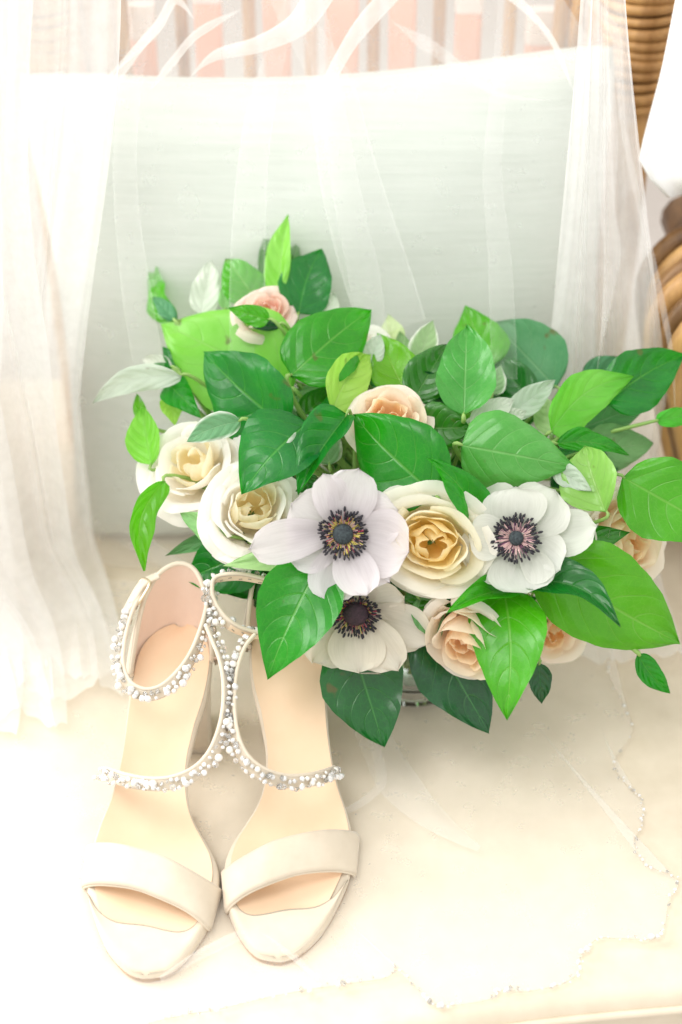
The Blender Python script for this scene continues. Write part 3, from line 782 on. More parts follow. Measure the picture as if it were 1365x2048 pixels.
        for i in range(3, len(fr) - 3, 3):
            p, t, u, o = fr[i]; p2 = fr[i + 1][0]; oo = outs[i]
            z_ = (.1 if i % 2 else -.12) * wid
            parts.append(tube([p - oo * .0016 + u * z_, p2 - oo * .0016 + u * (z_ + .0006)], .00036, 4))
        V, F = join(*parts); tag(mk('stitching', V, F, M['stitch'], so), kind='stuff')
        rn = random.Random(seed); f = c0 * (nseg - 1)
        while f < c1 * (nseg - 1):
            i = min(int(f), nseg - 2); p = fr[i][0].lerp(fr[i + 1][0], f - i); t, u = fr[i][1], fr[i][2]; oo = outs[i]
            step = (fr[i + 1][0] - fr[i][0]).length
            for row in range(dens):
                r = rn.choice((.0013, .0016, .0020, .0026, .0018))
                pos = p + t * rn.uniform(-.0012, .0012) + oo * (.0014 + r * .7 + row * rn.uniform(.0008, .0024)) + u * (wid * .22 - row * rn.uniform(.0030, .0042) + rn.uniform(-.0012, .0012))
                put('crystal' , rn.choice((GEM, GEMC, GEMC, GEM, GEM, PEARL)), pos, r, so, rt)
                if rn.random() < .4: put('setting', SETT, pos - oo * r * .55 - u * r * .5 + t * r * .8, r * .42, so, rt)
            f += rn.uniform(.0033, .0046) / max(step, 1e-5)
        return fr
    fr = strap('ankle_strap', ankle_px, 70, .12 if not flip else .02, .98, 2, .0078, 11 + flip)
    strap('crossing_strap', mid_px, 90, 0.0, .96, 2, .0078, 21 + flip)
    if buckle:
        c = PZ(288, 1186, .128); a = (PZ(312, 1148, .137) - PZ(268, 1222, .120)).normalized(); o = Vector((-.75, -.3, .55)); o = (o - a * o.dot(a)).normalized(); s = a.cross(o)
        c = c + o * .003
        def fr_pt(t):
            x = math.copysign(abs(math.cos(t)) ** .5, math.cos(t)) * .0085; y = math.copysign(abs(math.sin(t)) ** .5, math.sin(t)) * .0066
            return c + a * x + s * y
        bo = mk('buckle', *tube([fr_pt(2 * math.pi * k / 32) for k in range(33)], .0011, 7, False), M['gold'], rt)
        V, F = tube([c - a * .0085, c + o * .0016, c + a * .0085], .0008, 6); mk('prong', V, F, M['gold'], bo)
        pth = catmull([PZ(318, 1150, .137), PZ(296, 1172, .131) + o * .004, PZ(277, 1206, .124) + o * .005, PZ(262, 1236, .117) + o * .005], 20)
        V, F, _ = ribbon(pth, [s] * 20, .0085, .0016); mk('strap_end', V, F, M['satin'], rt)
    return rt
sandal(lambda p: p.copy(), False, 'ivory block-heel sandal with tan insole, buckle and crystal ankle strap in full view', 
    [(300, 1166, .133), (284, 1188, .128), (262, 1232, .122), (246, 1290, .114), (243, 1338, .107), (258, 1374, .103), (292, 1390, .101), (330, 1380, .103), (365, 1346, .107), (390, 1304, .113), (408, 1255, .121), (418, 1212, .128), (419, 1176, .133)],
    [(206, 1548, .042), (222, 1552, .055), (255, 1562, .064), (300, 1569, .070), (345, 1566, .075), (390, 1548, .080), (422, 1517, .086), (442, 1474, .093), (453, 1424, .100), (454, 1372, .107), (446, 1326, .113), (432, 1290, .118), (418, 1258, .122)], True)
sandal(mirror, True, 'ivory block-heel sandal tucked under the bouquet, its heel hidden by a glossy leaf',
    [(535, 1272, .112), (500, 1268, .115), (462, 1252, .121), (434, 1222, .128), (421, 1188, .136), (432, 1160, .143), (475, 1153, .147), (520, 1160, .147), (565, 1172, .143), (592, 1200, .136), (604, 1245, .122)],
    [(672, 1546, .040), (655, 1552, .052), (625, 1560, .062), (580, 1564, .069), (540, 1556, .075), (505, 1536, .081), (480, 1504, .087), (468, 1460, .094), (464, 1400, .101), (470, 1345, .108), (486, 1300, .114), (510, 1270, .119)], False)

# ------------------------------------------------------------------ glass vase
VC = Vector((.052, -.045, .007))
vs = empty('glass_vase', VC, 'clear glass vase holding the flower stems on the seat', 'vase')
prof = [(.001, .0), (.036, .0), (.040, .003), (.042, .03), (.044, .08), (.046, .118), (.0475, .120), (.0465, .1205), (.044, .118), (.0415, .08), (.0395, .03), (.037, .009), (.001, .008)]
V, F = lathe(prof, 40, VC); mk('glass_body', V, F, M['glass'], vs)
prof = [(.001, .0085), (.0362, .0095), (.0388, .03), (.0405, .066), (.001, .0662)]
V, F = lathe(prof, 40, VC); mk('water', V, F, M['water'], vs)
MOUTH = VC + Vector((0, 0, .112)); FOOT = VC + Vector((0, 0, .014))
stem_rng = random.Random(12)
def stem_path(target, tdir=None):
    """from inside the vase up to the flower head"""
    a = stem_rng.uniform(0, 6.28); rr = stem_rng.uniform(.005, .022)
    foot = FOOT + Vector((rr * math.cos(a), rr * math.sin(a), stem_rng.uniform(0, .02)))
    d = target - MOUTH; h = Vector((d.x, d.y, 0)); h = h.normalized() * min(.032, h.length) if h.length > 1e-6 else h
    mo = MOUTH + h * .8 + Vector((stem_rng.uniform(-.006, .006), stem_rng.uniform(-.006, .006), 0))
    mid = mo.lerp(target, .5) + Vector((0, 0, .012))
    if tdir is not None: mid = mo.lerp(target - tdir * .04, .6)
    return catmull([foot, mo, mid, target], 14)
# ------------------------------------------------------------------ roses
def basis(n):
    n = n.normalized(); x = n.orthogonal().normalized(); return x, n.cross(x), n
def view_axis(x, y, d, tx, ty):
    """flower axis: towards the camera, tilted tx to the right and ty up (degrees)"""
    v = (CAM - P(x, y, d)).normalized()
    s = Vector((0, 0, 1)).cross(v).normalized(); u = v.cross(s)
    return (v + s * math.tan(R(tx)) + u * math.tan(R(ty))).normalized()
def rose(px, py, d, rad_px, tilt, mats, label, seed, npet=24, opening=1.0, hgt=1.0, ell=(1, 1, 0), outer=6, group=None):
    c = P(px, py, d); Rr = rad_px * d / FPX; ax = view_axis(px, py, d, *tilt)
    X, Y, Z = basis(ax)
    ca, sa = math.cos(R(ell[2])), math.sin(R(ell[2]))
    rt = empty('rose', c - ax * Rr * .9, label, 'rose', group)
    rg = random.Random(seed)
    H = Rr * 1.15 * hgt
    base = c - ax * H * .75; lift = .42
    ang = rg.uniform(0, 6.28)
    for i in range(npet):
        t = i / (npet - 1); ang += 2.39996 + rg.uniform(-.25, .25)
        rtop = Rr * (.10 + .75 * t ** 1.0) * (1 if t < .75 else opening); span = lerp(1.15, .80, t ** .7) * rg.uniform(.92, 1.08)
        top = H * lerp(.88, 1.0, min(1, t * 2.2)) * lerp(1.0, .74, max(0, t - .45) / .55) * rg.uniform(.96, 1.04)
        lip = Rr * lerp(.02, .34, t ** 2) * rg.uniform(.7, 1.3) * opening
        r0 = Rr * (.04 + .20 * t); tw = rg.uniform(-.12, .12); sd = rg.uniform(0, 50); skew = rg.choice((-1, 1)) * Rr * .06 * (1 - t)
        belly = Rr * .16 * (1 - t * .3)
        def fn(u, v):
            a = (u - .5) * 2; w_ = span * (.55 + .45 * math.sin(math.pi * min(1, v * .62 + .05)))
            th = ang + a * w_ + tw * v
            rad = lerp(r0, rtop, v ** .8) + belly * math.sin(math.pi * min(1, v)) + skew * a + lip * max(0, v - .70) ** 2 * 9 * (1 - .25 * a * a)
            rad += Rr * lerp(.15, .05, t) * noise.noise(Vector((a * 1.5 + sd, v * 1.6, t * 5))) * v
            # petals end in a blunt rounded rim with a slight point
            vv = v * (1 - .20 * abs(a) ** 3.2 * v + .03 * max(0, 1 - abs(a) * 4) * t)
            z = top * lerp(lift * (1 - t), 1, vv) - lip * .75 * max(0, v - .80) ** 2 * 12 + Rr * .025 * noise.noise(Vector((a * 3 + sd, v * 1.5, 9)))* v
            x_ = math.cos(th) * rad; y_ = math.sin(th) * rad
            xe = (x_ * ca + y_ * sa) * ell[0]; ye = (-x_ * sa + y_ * ca) * ell[1]
            return base + X * (xe * ca - ye * sa) + Y * (xe * sa + ye * ca) + Z * z
        V, F, U = grid(10, 10, fn)
        m = mats[0] if t < .42 else (mats[1] if t < .74 else mats[2])
        mk('petal', V, F, M[m], rt, uv=U)
    # outer guard petals
    for i in range(outer):
        th0 = ang + i * 6.283 / max(outer, 1) + rg.uniform(-.25, .25); L_ = Rr * rg.uniform(.95, 1.12); sd = rg.uniform(0, 60); wdt = rg.uniform(.62, .8)
        def fo(u, v):
            a = (u - .5) * 2; th = th0 + a * wdt * (.5 + .5 * math.sin(math.pi * min(1, v * .55 + .12)))
            rad = Rr * .22 + L_ * .80 * v ** .85 * opening + Rr * .03 * noise.noise(Vector((a * 2 + sd, v * 2, 1)))
            vv = v * (1 - .16 * abs(a) ** 3 * v)
            z = H * (.05 + .62 * math.sin(math.pi * .5 * vv)) - Rr * .40 * max(0, v - .68) ** 2 * 6 * opening + Rr * .03 * noise.noise(Vector((a * 3 + sd, v * 3, 4)))
            rad *= (1 - .05 * abs(a) ** 3)
            x_ = math.cos(th) * rad; y_ = math.sin(th) * rad
            xe = (x_ * ca + y_ * sa) * ell[0]; ye = (-x_ * sa + y_ * ca) * ell[1]
            return base + X * (xe * ca - ye * sa) + Y * (xe * sa + ye * ca) + Z * z
        V, F, U = grid(12, 10, fo); mk('petal', V, F, M[mats[2]], rt, uv=U)
    # green calyx and stem
    V, F, U = grid(12, 6, lambda u, v: base + (X * math.cos(u * 6.283) + Y * math.sin(u * 6.283)) * Rr * (.10 + .26 * v ** .7) + Z * (Rr * (-.22 + .30 * v)), True)
    mk('calyx', V, F, M['stem'], rt)
    V, F = tube(stem_path(base - Z * Rr * .2, Z), .0022, 7); mk('stem', V, F, M['stem'], rt)
    return rt
CR = ('cream_in', 'cream_mid', 'cream_out'); WH = ('cream_mid', 'white_out', 'white_out'); PE = ('peach_in', 'peach_mid', 'peach_out'); PK = ('pink_in', 'pink_in', 'pink_out')
rose(866, 1084, .888, 128, (2, -4), CR, 'open cream garden rose with a golden heart between two anemones', 1, 22, 1.0, .95, (.88, 1.08, 20), 6)
rose(508, 1016, .915, 112, (8, 14), WH, 'ivory rose with a pale apricot heart beside the lilac-white anemone', 2, 20, .95, .95, (1.05, .95, 0), 6)
rose(382, 925, .95, 104, (-26, 30), WH, 'wide cream rose under a small silver leaf, its petals spread sideways', 3, 16, 1.15, 1.0, (1, 1, 0), 7)
rose(778, 836, .925, 96, (2, 28), PE, 'peach rosebud peeping over a broad dark leaf', 4, 20, .85, 1.15, (1, 1, 0), 5)
rose(532, 618, .985, 66, (10, 38), PK, 'small pink-peach rose at the top of the bouquet', 5, 14, 1.0, .9, (1.1, .9, 0), 5)
rose(1258, 1085, .935, 120, (48, 12), PE, 'pale peach rose half hidden below a folded leaf', 6, 20, .95, 1.0, (1, 1, 0), 6)
rose(932, 1288, .900, 108, (-14, -40), PE, 'peach rose hanging low with a leaf across its side', 7, 20, .85, 1.15, (.9, 1.08, 0), 5)
rose(1110, 1268, .965, 72, (12, -25), PE, 'faded peach rose tucked behind the large spotted leaf', 8, 14, 1.0, 1.0, (1, 1, 0), 5)
rose(728, 698, .99, 58, (0, 35), ('peach_out', 'white_out', 'white_out'), 'small blush-white rose behind the upper leaves', 9, 12, 1.0, 1.0, (1, 1, 0), 5)

# ------------------------------------------------------------------ anemones
def anemone(px, py, d, tilt, petals, mat, discm, fils, disc_px, ring_px, label, seed):
    c = P(px, py, d); ax = view_axis(px, py, d, *tilt); k = d / FPX
    vd = (CAM - c).normalized(); sx = Vector((1, 0, 0)); sy = vd.cross(sx).normalized()
    if sy.z < 0: sy = -sy
    # flower-plane axes that project onto image right / up
    X = (sx - ax * sx.dot(ax)).normalized(); Y = ax.cross(X).normalized()
    if Y.dot(sy) < 0: Y = -Y
    rt = empty('anemone', c - ax * .02, label, 'anemone'); rg = random.Random(seed)
    for i, (deg, ln, wd, cup, lay_) in enumerate(petals):
        a = R(deg); dr = X * math.cos(a) + Y * math.sin(a); sd = ax.cross(dr).normalized(); L_ = ln * k; W_ = wd * k * .5; ph = rg.uniform(0, 40)
        def fn(u, v):
            s = (u - .5) * 2
            sh = (math.sin(math.pi * min(1, (v * .80 + .08)) ** 1.15)) ** .75 if v < 1 else 0
            sh = (1 - (1 - min(1, v / .62)) ** 1.8 * .86) * math.sqrt(max(.0, 1 - max(0, (v - .58) / .42) ** 2.4))
            w_ = W_ * sh * (1 + .06 * noise.noise(Vector((v * 3 + ph, s, 0))))
            # rounded end: outer corners pull back
            vv = v * (1 - .02 * s * s * v)
            z = -.004 + lay_ * .0022 + cup * L_ * (vv ** 1.6) + .10 * W_ * s * s + .09 * L_ * noise.noise(Vector((s * 1.5 + ph, v * 2.2, 3))) * v + .035 * L_ * noise.noise(Vector((s * 5 + ph, v * 1.2, 7))) * v - .10 * L_ * max(0, v - .75) * abs(cup) * 3
            return c + dr * (L_ * vv + .001) + sd * (s * w_ + .03 * L_ * math.sin(v * 3 + ph)) + ax * z
        V, F, U = grid(12, 12, fn); mk('petal', V, F, M[mat], rt, uv=U)
    rd = disc_px * k
    V, F = ellipsoid(c + ax * rd * .45, (X * rd, Y * rd, ax * rd * .62), 18, 10); mk('flower_disc', V, F, M[discm], rt)
    fl_parts = {}; an = []
    for ringi, (rr, n) in enumerate(((.62, 44), (.80, 60), (.98, 66))):
        for q in range(n):
            a = 6.283 * q / n + rg.uniform(-.09, .09); rad = ring_px * k * rr * rg.uniform(.86, 1.10)
            dr = X * math.cos(a) + Y * math.sin(a); z = rd * rg.uniform(.45, .8) + .0006 * ringi
            st = c + dr * rd * .9 + ax * rd * .15; en = c + dr * rad + ax * z; md_ = st.lerp(en, .5) + ax * .001
            mt = rg.choice(fils); fl_parts.setdefault(mt, []).append(tube([st, md_, en], .00022, 4, False))
            if rr > .7 or rg.random() < .4:
                tdir = (en - md_).normalized(); o1 = tdir.orthogonal().normalized(); sz = rg.uniform(1.0, 1.75) * ring_px / 46
                an.append(ellipsoid(en, (o1 * .00052 * sz, tdir.cross(o1) * .00052 * sz, tdir * .00115 * sz), 6, 4))
    for mt, pr in fl_parts.items():
        V, F = join(*pr); tag(mk('filaments', V, F, M[mt], rt), kind='stuff')
    V, F = join(*an); tag(mk('anthers', V, F, M['anther'], rt), kind='stuff')
    V, F = tube(stem_path(c - ax * .006, ax), .0022, 7); mk('stem', V, F, M['stem'], rt)
    return rt
anemone(686, 1068, .882, (3, -2), [(76, 132, 105, .28, 2), (110, 125, 75, .40, 1), (148, 118, 120, .16, 0), (188, 188, 88, .16, 1), (204, 120, 100, .05, 0), (22, 118, 115, .20, 0), (-14, 134, 140, .12, 2), (-46, 132, 100, .10, 1), (-70, 128, 90, .22, 2), (-100, 138, 110, .06, 0), (50, 108, 90, .10, 0)],
    'anem', 'disc', ('fil_red', 'fil_yel', 'fil_yel', 'fil_pink'), 21, 47, 'lilac-white anemone with slate centre and yellow-red stamens, the largest open one', 1)
anemone(1033, 1077, .890, (-2, 6), [(90, 100, 130, .16, 2), (128, 120, 130, .05, 0), (52, 122, 130, .08, 1), (8, 160, 95, .05, 0), (-35, 105, 110, .08, 1), (-82, 110, 135, .06, 1), (-140, 110, 110, .05, 0), (176, 92, 95, .25, 2), (-165, 118, 100, .04, 0)],
    'anem_cool', 'disc', ('fil_pink', 'fil_pink', 'fil_dark'), 15, 46, 'cool white anemone with a small black eye and pale pink stamens', 2)
anemone(712, 1222, .903, (0, -30), [(-86, 118, 118, .34, 2), (-52, 140, 100, .30, 2), (-128, 135, 125, .22, 1), (-24, 158, 110, .16, 0), (-156, 125, 100, .05, 0), (-70, 150, 125, .06, 1), (-106, 150, 130, .04, 0), (20, 100, 90, .1, 0), (160, 90, 90, .1, 0), (90, 60, 90, .1, 0)],
    'anem_cream', 'disc2', ('fil_red', 'fil_red', 'fil_yel', 'fil_dark'), 26, 46, 'cream-white anemone with plum centre nodding below the lilac one', 3)

# ------------------------------------------------------------------ leaves
def D(x, y): return .905 + max(0, 1080 - y) * .00016 + max(0, y - 1080) * .00004 + abs(x - 820) * .00003
lrng = random.Random(5)
def leaf(parent, bx, by, tx, ty, wpx, ob, ot, roll=0, cup=.25, bend=.0, curl=.0, side=.0, mat='leaf', wave=.03):
    B = P(bx, by, D(bx, by) + ob); T = P(tx, ty, D(tx, ty) + ot)
    a = T - B; L_ = a.length; ad = a / L_; mid = (B + T) / 2; vd = (CAM - mid).normalized()
    s0 = ad.cross(vd).normalized(); n0 = s0.cross(ad).normalized()
    if n0.dot(vd) < 0: n0 = -n0
    r_ = R(roll); s = s0 * math.cos(r_) + n0 * math.sin(r_); n = n0 * math.cos(r_) - s0 * math.sin(r_)
    W_ = wpx * .56 * (D((bx + tx) / 2, (by + ty) / 2) + (ob + ot) / 2) / FPX / max(.35, abs(math.cos(r_)))
    ph = lrng.uniform(0, 50); pk = lrng.uniform(.46, .58); tp = lrng.uniform(.95, 1.12); tws = lrng.uniform(-.55, .55); sag = lrng.uniform(.01, .07); edge_roll = lrng.uniform(-.9, .5); ripple = lrng.uniform(.03, .07); asym = lrng.uniform(-.05, .05); nw = lrng.uniform(3.0, 5.0)
    mx = max((v / 60) ** pk * (1 - v / 60) ** tp for v in range(1, 60))
    pts = {}
    NU, NV = 12, 22
    def fn(u, v):
        x = (u - .5) * 2
        prof = (v ** pk * (1 - v) ** tp / mx) if 0 < v < 1 else 0
        serr = 1 + (.018 * (math.sin(v * 150 + ph) + .6 * math.sin(v * 97)) if abs(x) > .95 else 0)
        wv = W_ * prof * (1 + asym * (1 if x > 0 else -1)) * serr
        p = B + a * v + n * (bend * L_ * math.sin(math.pi * v)) + s * (side * L_ * math.sin(math.pi * v)) + n * (curl * L_ * v ** 3)
        z = cup * wv * abs(x) ** 1.12 + wave * L_ * math.sin(v * nw * math.pi + ph + (1.3 if x > 0 else 0)) * x * x * prof
        z += edge_roll * W_ * max(0, abs(x) - .7) ** 2 * prof * 3 + ripple * L_ * noise.noise(Vector((x * 1.4 + ph, v * 2.6, ph))) * (.3 + abs(x))
        z += tws * (v - .45) * x * wv - sag * L_ * max(0, v - .55) ** 2 * 6
        return p + s * (x * wv * (1 - .12 * abs(cup) * x * x)) + n * z
    V, F, U = grid(NU, NV, fn)
    o = mk('leaf', V, F, M[mat], parent, uv=U)
    return o, B, ad, n
def sprig(label, cat, leaves, stem_r=.0017, name='leaf_sprig'):
    bs = [P(l[0], l[1], D(l[0], l[1]) + l[5]) for l in leaves]
    cen = sum(bs, Vector()) / len(bs)
    back = (cen - CAM).normalized()
    hub = cen.lerp(MOUTH, .25) + back * .015
    rt = empty(name, hub, label, cat)
    sp = stem_path(hub); V, F = tube(sp, [stem_r * 1.25] * len(sp), 7); mk('stem', V, F, M['stem'], rt)
    for l in leaves:
        kw = l[7] if len(l) > 7 else {}
        o, B, ad, n = leaf(rt, *l[:7], **kw)
        tip = B + ad * .002
        V, F = tube(catmull([hub, hub.lerp(B, .55) + back * .006 - ad * .006, B - ad * .004, tip - n * .0004], 10), [stem_r, stem_r, stem_r * .9, stem_r * .9, stem_r * .8, stem_r * .8, stem_r * .7, stem_r * .7, stem_r * .55, stem_r * .3], 6)
        mk('petiole', V, F, M['stem'], rt)
    return rt
def K(**k): return k
S = 'leaf sprig'
sprig('upright sprig of pointed leaves behind the small pink-peach rose', S, [
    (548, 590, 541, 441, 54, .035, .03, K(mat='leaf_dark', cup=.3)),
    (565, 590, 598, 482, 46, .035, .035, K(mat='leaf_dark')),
    (556, 595, 571, 425, 50, .012, .0, K(roll=35, cup=.5, mat='leaf_lime')),
    (598, 628, 646, 492, 100, .012, .012, K(cup=.3, side=-.05)),
    (520, 612, 450, 510, 84, .018, .02, K(cup=.2, roll=-15))])
sprig('spray of broad leaves crowning the bouquet, one very pale lime', S, [
    (584, 778, 314, 641, 205, .012, .02, K(mat='leaf_lime', cup=.06, bend=.04, roll=-8)),  # backlight through this leaf is partly put into its lime colour
    (582, 752, 747, 612, 138, -.020, -.01, K(cup=.22, roll=12, bend=.05)),
    (572, 858, 405, 702, 158, -.014, -.012, K(cup=.22, roll=20, bend=.03)),
    (616, 845, 482, 984, 138, -.030, -.030, K(cup=.15, roll=-22, bend=.08))], .0023)
sprig('small glossy leaf lying against the pink-peach rose', S, [(540, 640, 456, 616, 40, -.02, -.02, K(cup=.3, bend=.08)), (560, 650, 505, 655, 20, -.01, -.01, K(mat='leaf_dark'))])
sprig('curling green leaf standing beside the veil folds', S, [(352, 642, 311, 516, 44, .03, .05, K(side=-.14, roll=40, cup=.4)), (350, 640, 304, 590, 30, .02, .03, K(mat='leaf_grey'))])
sprig('silvery white upright leaf left of the pink-peach rose', S, [(402, 632, 424, 512, 56, .02, .03, K(mat='silver', cup=.3)), (452, 620, 448, 566, 24, .02, .02, K(mat='leaf_pale'))])
sprig('long silver leaf reaching out over the veil', S, [(366, 752, 183, 808, 50, .0, .03, K(mat='silver', bend=.10, side=.10, cup=.3)), (345, 735, 282, 718, 34, .02, .03, K(mat='silver'))])
sprig('sprig of small bright leaves at the veil side of the bouquet', S, [
    (345, 742, 302, 730, 26, .02, .02, K(roll=20)), (360, 745, 324, 690, 24, .02, .02, K()),
    (332, 762, 400, 832, 58, .01, .0, K(cup=.2)), (340, 790, 350, 850, 44, .02, .02, K(mat='leaf_lime')),
    (304, 930, 282, 808, 64, .015, .015, K(mat='leaf_lime', cup=.5, roll=20)), (284, 840, 274, 786, 24, .02, .02, K())])
sprig('narrow hanging leaf curving down in front of the veil', S, [(330, 962, 290, 1142, 50, .0, .0, K(side=.17, cup=.45, roll=25))])
sprig('small silver-edged leaf resting on the wide cream rose', S, [(482, 842, 373, 884, 52, -.03, -.025, K(mat='silver_edge', cup=.3, bend=.08, side=.06))])
sprig('soft silver leaves above the ivory rose', S, [
    (632, 868, 558, 962, 66, -.022, -.03, K(mat='silver', cup=.4)),
    (604, 776, 664, 840, 70, .02, .015, K(mat='silver_edge', cup=.2)), (628, 790, 668, 850, 40, .02, .005, K(mat='silver', cup=.4))])
sprig('folded bright leaf standing in front of the silver leaves', S, [(694, 830, 594, 980, 84, -.025, -.035, K(cup=.9, roll=-25, bend=.04)), (640, 960, 592, 982, 34, -.015, -.02, K(mat='leaf_dark'))])
sprig('mixed leaves filling the centre below the crowning spray', S, [(646, 872, 704, 768, 66, .0, .0, K(cup=.3)), (600, 840, 668, 772, 54, .01, .01, K(mat='leaf_dark')), (700, 770, 676, 690, 54, .015, .015, K(mat='leaf_soft')), (660, 930, 640, 830, 60, .01, .0, K(mat='silver_edge')), (560, 900, 640, 880, 54, .01, .01, K(mat='leaf_dark'))])
sprig('curved bright leaf over the peach rosebud', S, [(664, 826, 743, 708, 86, -.01, .0, K(cup=.5, bend=.08, side=-.10, roll=-15, mat='leaf_lime'))])
sprig('broad dark leaf in front of the peach rosebud', S, [(872, 992, 702, 828, 168, -.026, -.034, K(cup=.15, roll=14, bend=.05, mat='leaf', wave=.015))])
sprig('sprig of deep green leaves behind the peach rosebud', S, [
    (812, 790, 754, 664, 92, .005, .01, K(cup=.35, mat='leaf')), (770, 780, 742, 700, 44, .02, .02, K(mat='leaf_grey')),
    (826, 802, 896, 684, 86, .0, -.005, K(cup=.3, mat='leaf_dark', bend=.04)), (838, 856, 942, 855, 100, -.005, -.015, K(cup=.25, mat='leaf_dark', bend=.05)),
    (850, 800, 905, 770, 90, .008, .0, K(mat='leaf_dark', cup=.1))])
sprig('pale blurred leaf and silver tips against the cushion', S, [(792, 705, 776, 627, 48, .035, .035, K(mat='leaf_pale')), (655, 640, 668, 584, 34, .02, .02, K(mat='silver')), (735, 730, 762, 668, 44, .01, .005, K(mat='silver', cup=.4)), (815, 735, 800, 660, 40, .03, .03, K(mat='leaf_grey'))])
sprig('small oval leaf with a silver rim standing upright', S, [(836, 726, 868, 637, 54, .015, .01, K(mat='silver_edge', cup=.25))])
sprig('upright light green leaf with fine pale veins', S, [(928, 830, 934, 644, 108, -.020, -.018, K(cup=.16, mat='leaf_soft', bend=.03)), (980, 735, 930, 609, 106, .03, .04, K(mat='leaf', cup=.15))], .0022)
sprig('rounded grey-green leaf against the cushion', S, [(1112, 775, 985, 640, 140, .035, .045, K(mat='leaf_grey', cup=.12)), (1062, 800, 980, 705, 74, .03, .03, K(mat='leaf_dark'))])
sprig('silver leaves fanning out above the glossy oval leaf', S, [
    (1018, 832, 1114, 757, 52, .005, .0, K(mat='silver', cup=.35, bend=.03)), (940, 850, 1030, 797, 48, -.012, -.012, K(mat='silver', cup=.3, bend=.08)),
    (1000, 845, 1056, 822, 36, -.008, -.01, K(mat='silver')), (1110, 870, 1082, 790, 56, .02, .02, K(mat='leaf_pale')), (985, 790, 1002, 730, 40, .02, .02, K(mat='silver_edge'))])
sprig('glossy oval leaf lying above the cool white anemone', S, [(922, 890, 1156, 934, 142, -.032, -.030, K(cup=-.18, mat='leaf_soft', bend=.06)), (1108, 936, 1184, 982, 44, -.02, -.025, K(mat='silver', cup=.4))], .0022)
sprig('drooping leaf between the cream rose and the cool white anemone', S, [(956, 1078, 857, 917, 70, .0, -.060, K(cup=.45, side=.10, roll=-20, bend=.04, mat='leaf'))])
sprig('bright arching leaves on a long side stem beyond the silver leaves', S, [
    (1102, 864, 1274, 752, 92, -.012, -.01, K(cup=.3, side=-.12, roll=-12, mat='leaf_lime')), (1214, 806, 1372, 708, 116, -.004, .0, K(cup=.35, side=-.04, mat='leaf')),
    (1128, 870, 1296, 806, 86, .02, .02, K(mat='leaf_grey', cup=.1)), (1312, 842, 1420, 822, 36, .0, .01, K(mat='leaf_lime', cup=.4)), (1165, 760, 1260, 720, 60, .04, .04, K(mat='leaf_grey'))])
sprig('thin arching leaf above the folded leaf', S, [(1112, 888, 1262, 908, 44, -.012, -.005, K(cup=.5, side=-.09, roll=25)), (1168, 905, 1312, 885, 90, .02, .03, K(mat='leaf_grey', cup=.15))])
sprig('folded light leaf rolled over at its tip', S, [(1212, 1024, 1176, 898, 112, -.022, -.012, K(cup=.7, roll=18, bend=.10, curl=.12, mat='leaf_soft'))])
sprig('dark veined leaf leaving the frame beside the pale peach rose', S, [(1246, 955, 1440, 1068, 150, -.012, -.005, K(cup=.12, roll=12, mat='leaf', bend=.05))])
sprig('dark pointed leaf between the cool anemone and the pale peach rose', S, [(1112, 1092, 1262, 1064, 62, .005, -.005, K(mat='leaf_dark'))])
sprig('very large spotted leaf at the lower side of the bouquet', S, [(1080, 1120, 1364, 1292, 182, -.008, -.012, K(cup=.14, bend=.06, roll=-10, mat='leaf', wave=.015)), (1276, 1308, 1342, 1388, 44, -.01, -.005, K(cup=.4, side=.05))], .0022)
sprig('curled leaf lying over the large spotted leaf', S, [(1044, 1166, 1240, 1242, 74, -.016, -.058, K(cup=.6, side=-.14, roll=30, mat='leaf_dark', bend=.05))])
sprig('bright leaf below the cool white anemone', S, [(1072, 1166, 896, 1224, 60, .0, -.045, K(cup=.5, side=.05, roll=-20)), (1000, 1180, 960, 1140, 30, -.01, -.01, K())])
sprig('light green leaf hanging across the low peach rose', S, [(1008, 1178, 1012, 1437, 140, -.006, -.052, K(cup=.15, roll=-10, mat='leaf', bend=.10, side=-.06)), (1078, 1325, 1084, 1410, 44, .005, .01, K(mat='leaf_dark'))])
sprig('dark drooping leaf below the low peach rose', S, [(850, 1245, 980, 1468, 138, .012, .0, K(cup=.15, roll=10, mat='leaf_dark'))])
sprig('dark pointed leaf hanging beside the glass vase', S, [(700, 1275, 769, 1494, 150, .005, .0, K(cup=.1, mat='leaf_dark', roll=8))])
sprig('small notched leaves under the open cream rose', S, [(905, 1185, 785, 1180, 40, .0, .0, K(mat='leaf_dark', side=-.12, cup=.4)), (838, 1195, 878, 1284, 60, .0, -.005, K(mat='leaf_grey', cup=.4, roll=20)), (880, 1200, 905, 1255, 30, .0, .0, K(mat='leaf_dark'))])
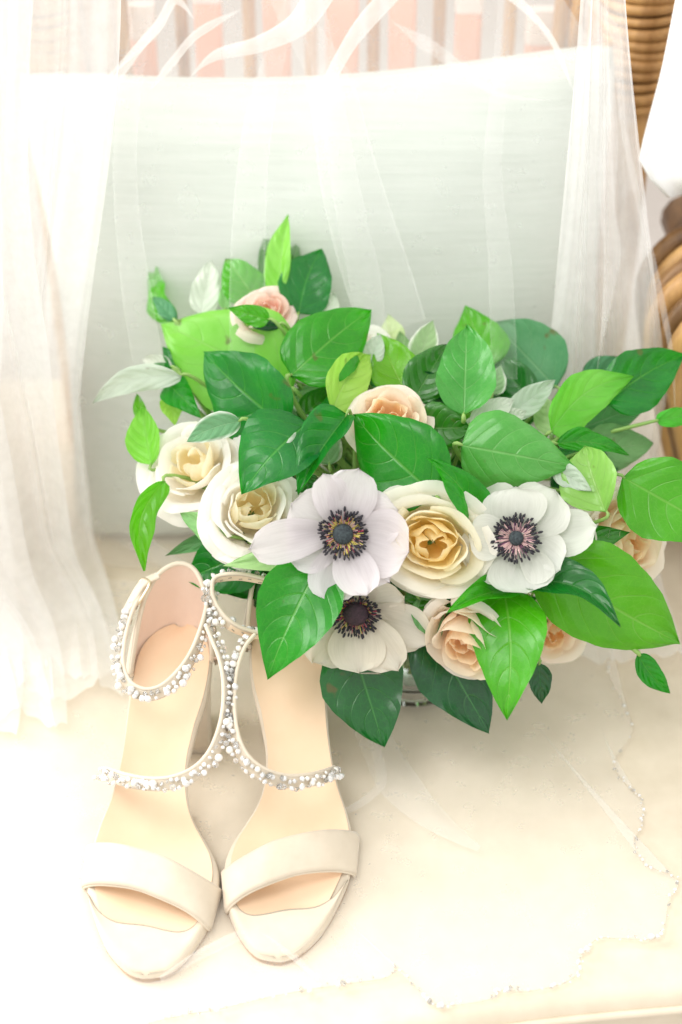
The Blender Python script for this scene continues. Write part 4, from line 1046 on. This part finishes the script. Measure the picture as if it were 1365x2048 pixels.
sprig('glossy veined leaf hanging over the heel of a sandal', S, [(640, 1128, 532, 1358, 150, -.020, -.040, K(cup=.18, roll=-14, bend=.07, mat='leaf', wave=.012))], .0022)
sprig('pale leaf underside stretched below the lilac-white anemone', S, [(668, 1112, 447, 1132, 58, .008, -.014, K(mat='leaf_pale', cup=.3, bend=.03, side=.03))])
sprig('dark green leaves behind the sandal straps', S, [(520, 1095, 372, 1158, 120, .02, .03, K(mat='leaf', cup=.15)), (505, 1070, 330, 1112, 40, .03, .045, K(mat='leaf_grey', side=.05)), (560, 1120, 440, 1185, 100, .03, .03, K(mat='leaf_dark')), (600, 1140, 500, 1215, 90, .035, .04, K(mat='leaf_dark'))])
sprig('small folded leaf under the ivory rose', S, [(452, 1068, 356, 1026, 48, .0, .01, K(mat='leaf_pale', cup=.5, roll=20)), (500, 1085, 420, 1070, 36, .01, .02, K(mat='leaf_dark'))])
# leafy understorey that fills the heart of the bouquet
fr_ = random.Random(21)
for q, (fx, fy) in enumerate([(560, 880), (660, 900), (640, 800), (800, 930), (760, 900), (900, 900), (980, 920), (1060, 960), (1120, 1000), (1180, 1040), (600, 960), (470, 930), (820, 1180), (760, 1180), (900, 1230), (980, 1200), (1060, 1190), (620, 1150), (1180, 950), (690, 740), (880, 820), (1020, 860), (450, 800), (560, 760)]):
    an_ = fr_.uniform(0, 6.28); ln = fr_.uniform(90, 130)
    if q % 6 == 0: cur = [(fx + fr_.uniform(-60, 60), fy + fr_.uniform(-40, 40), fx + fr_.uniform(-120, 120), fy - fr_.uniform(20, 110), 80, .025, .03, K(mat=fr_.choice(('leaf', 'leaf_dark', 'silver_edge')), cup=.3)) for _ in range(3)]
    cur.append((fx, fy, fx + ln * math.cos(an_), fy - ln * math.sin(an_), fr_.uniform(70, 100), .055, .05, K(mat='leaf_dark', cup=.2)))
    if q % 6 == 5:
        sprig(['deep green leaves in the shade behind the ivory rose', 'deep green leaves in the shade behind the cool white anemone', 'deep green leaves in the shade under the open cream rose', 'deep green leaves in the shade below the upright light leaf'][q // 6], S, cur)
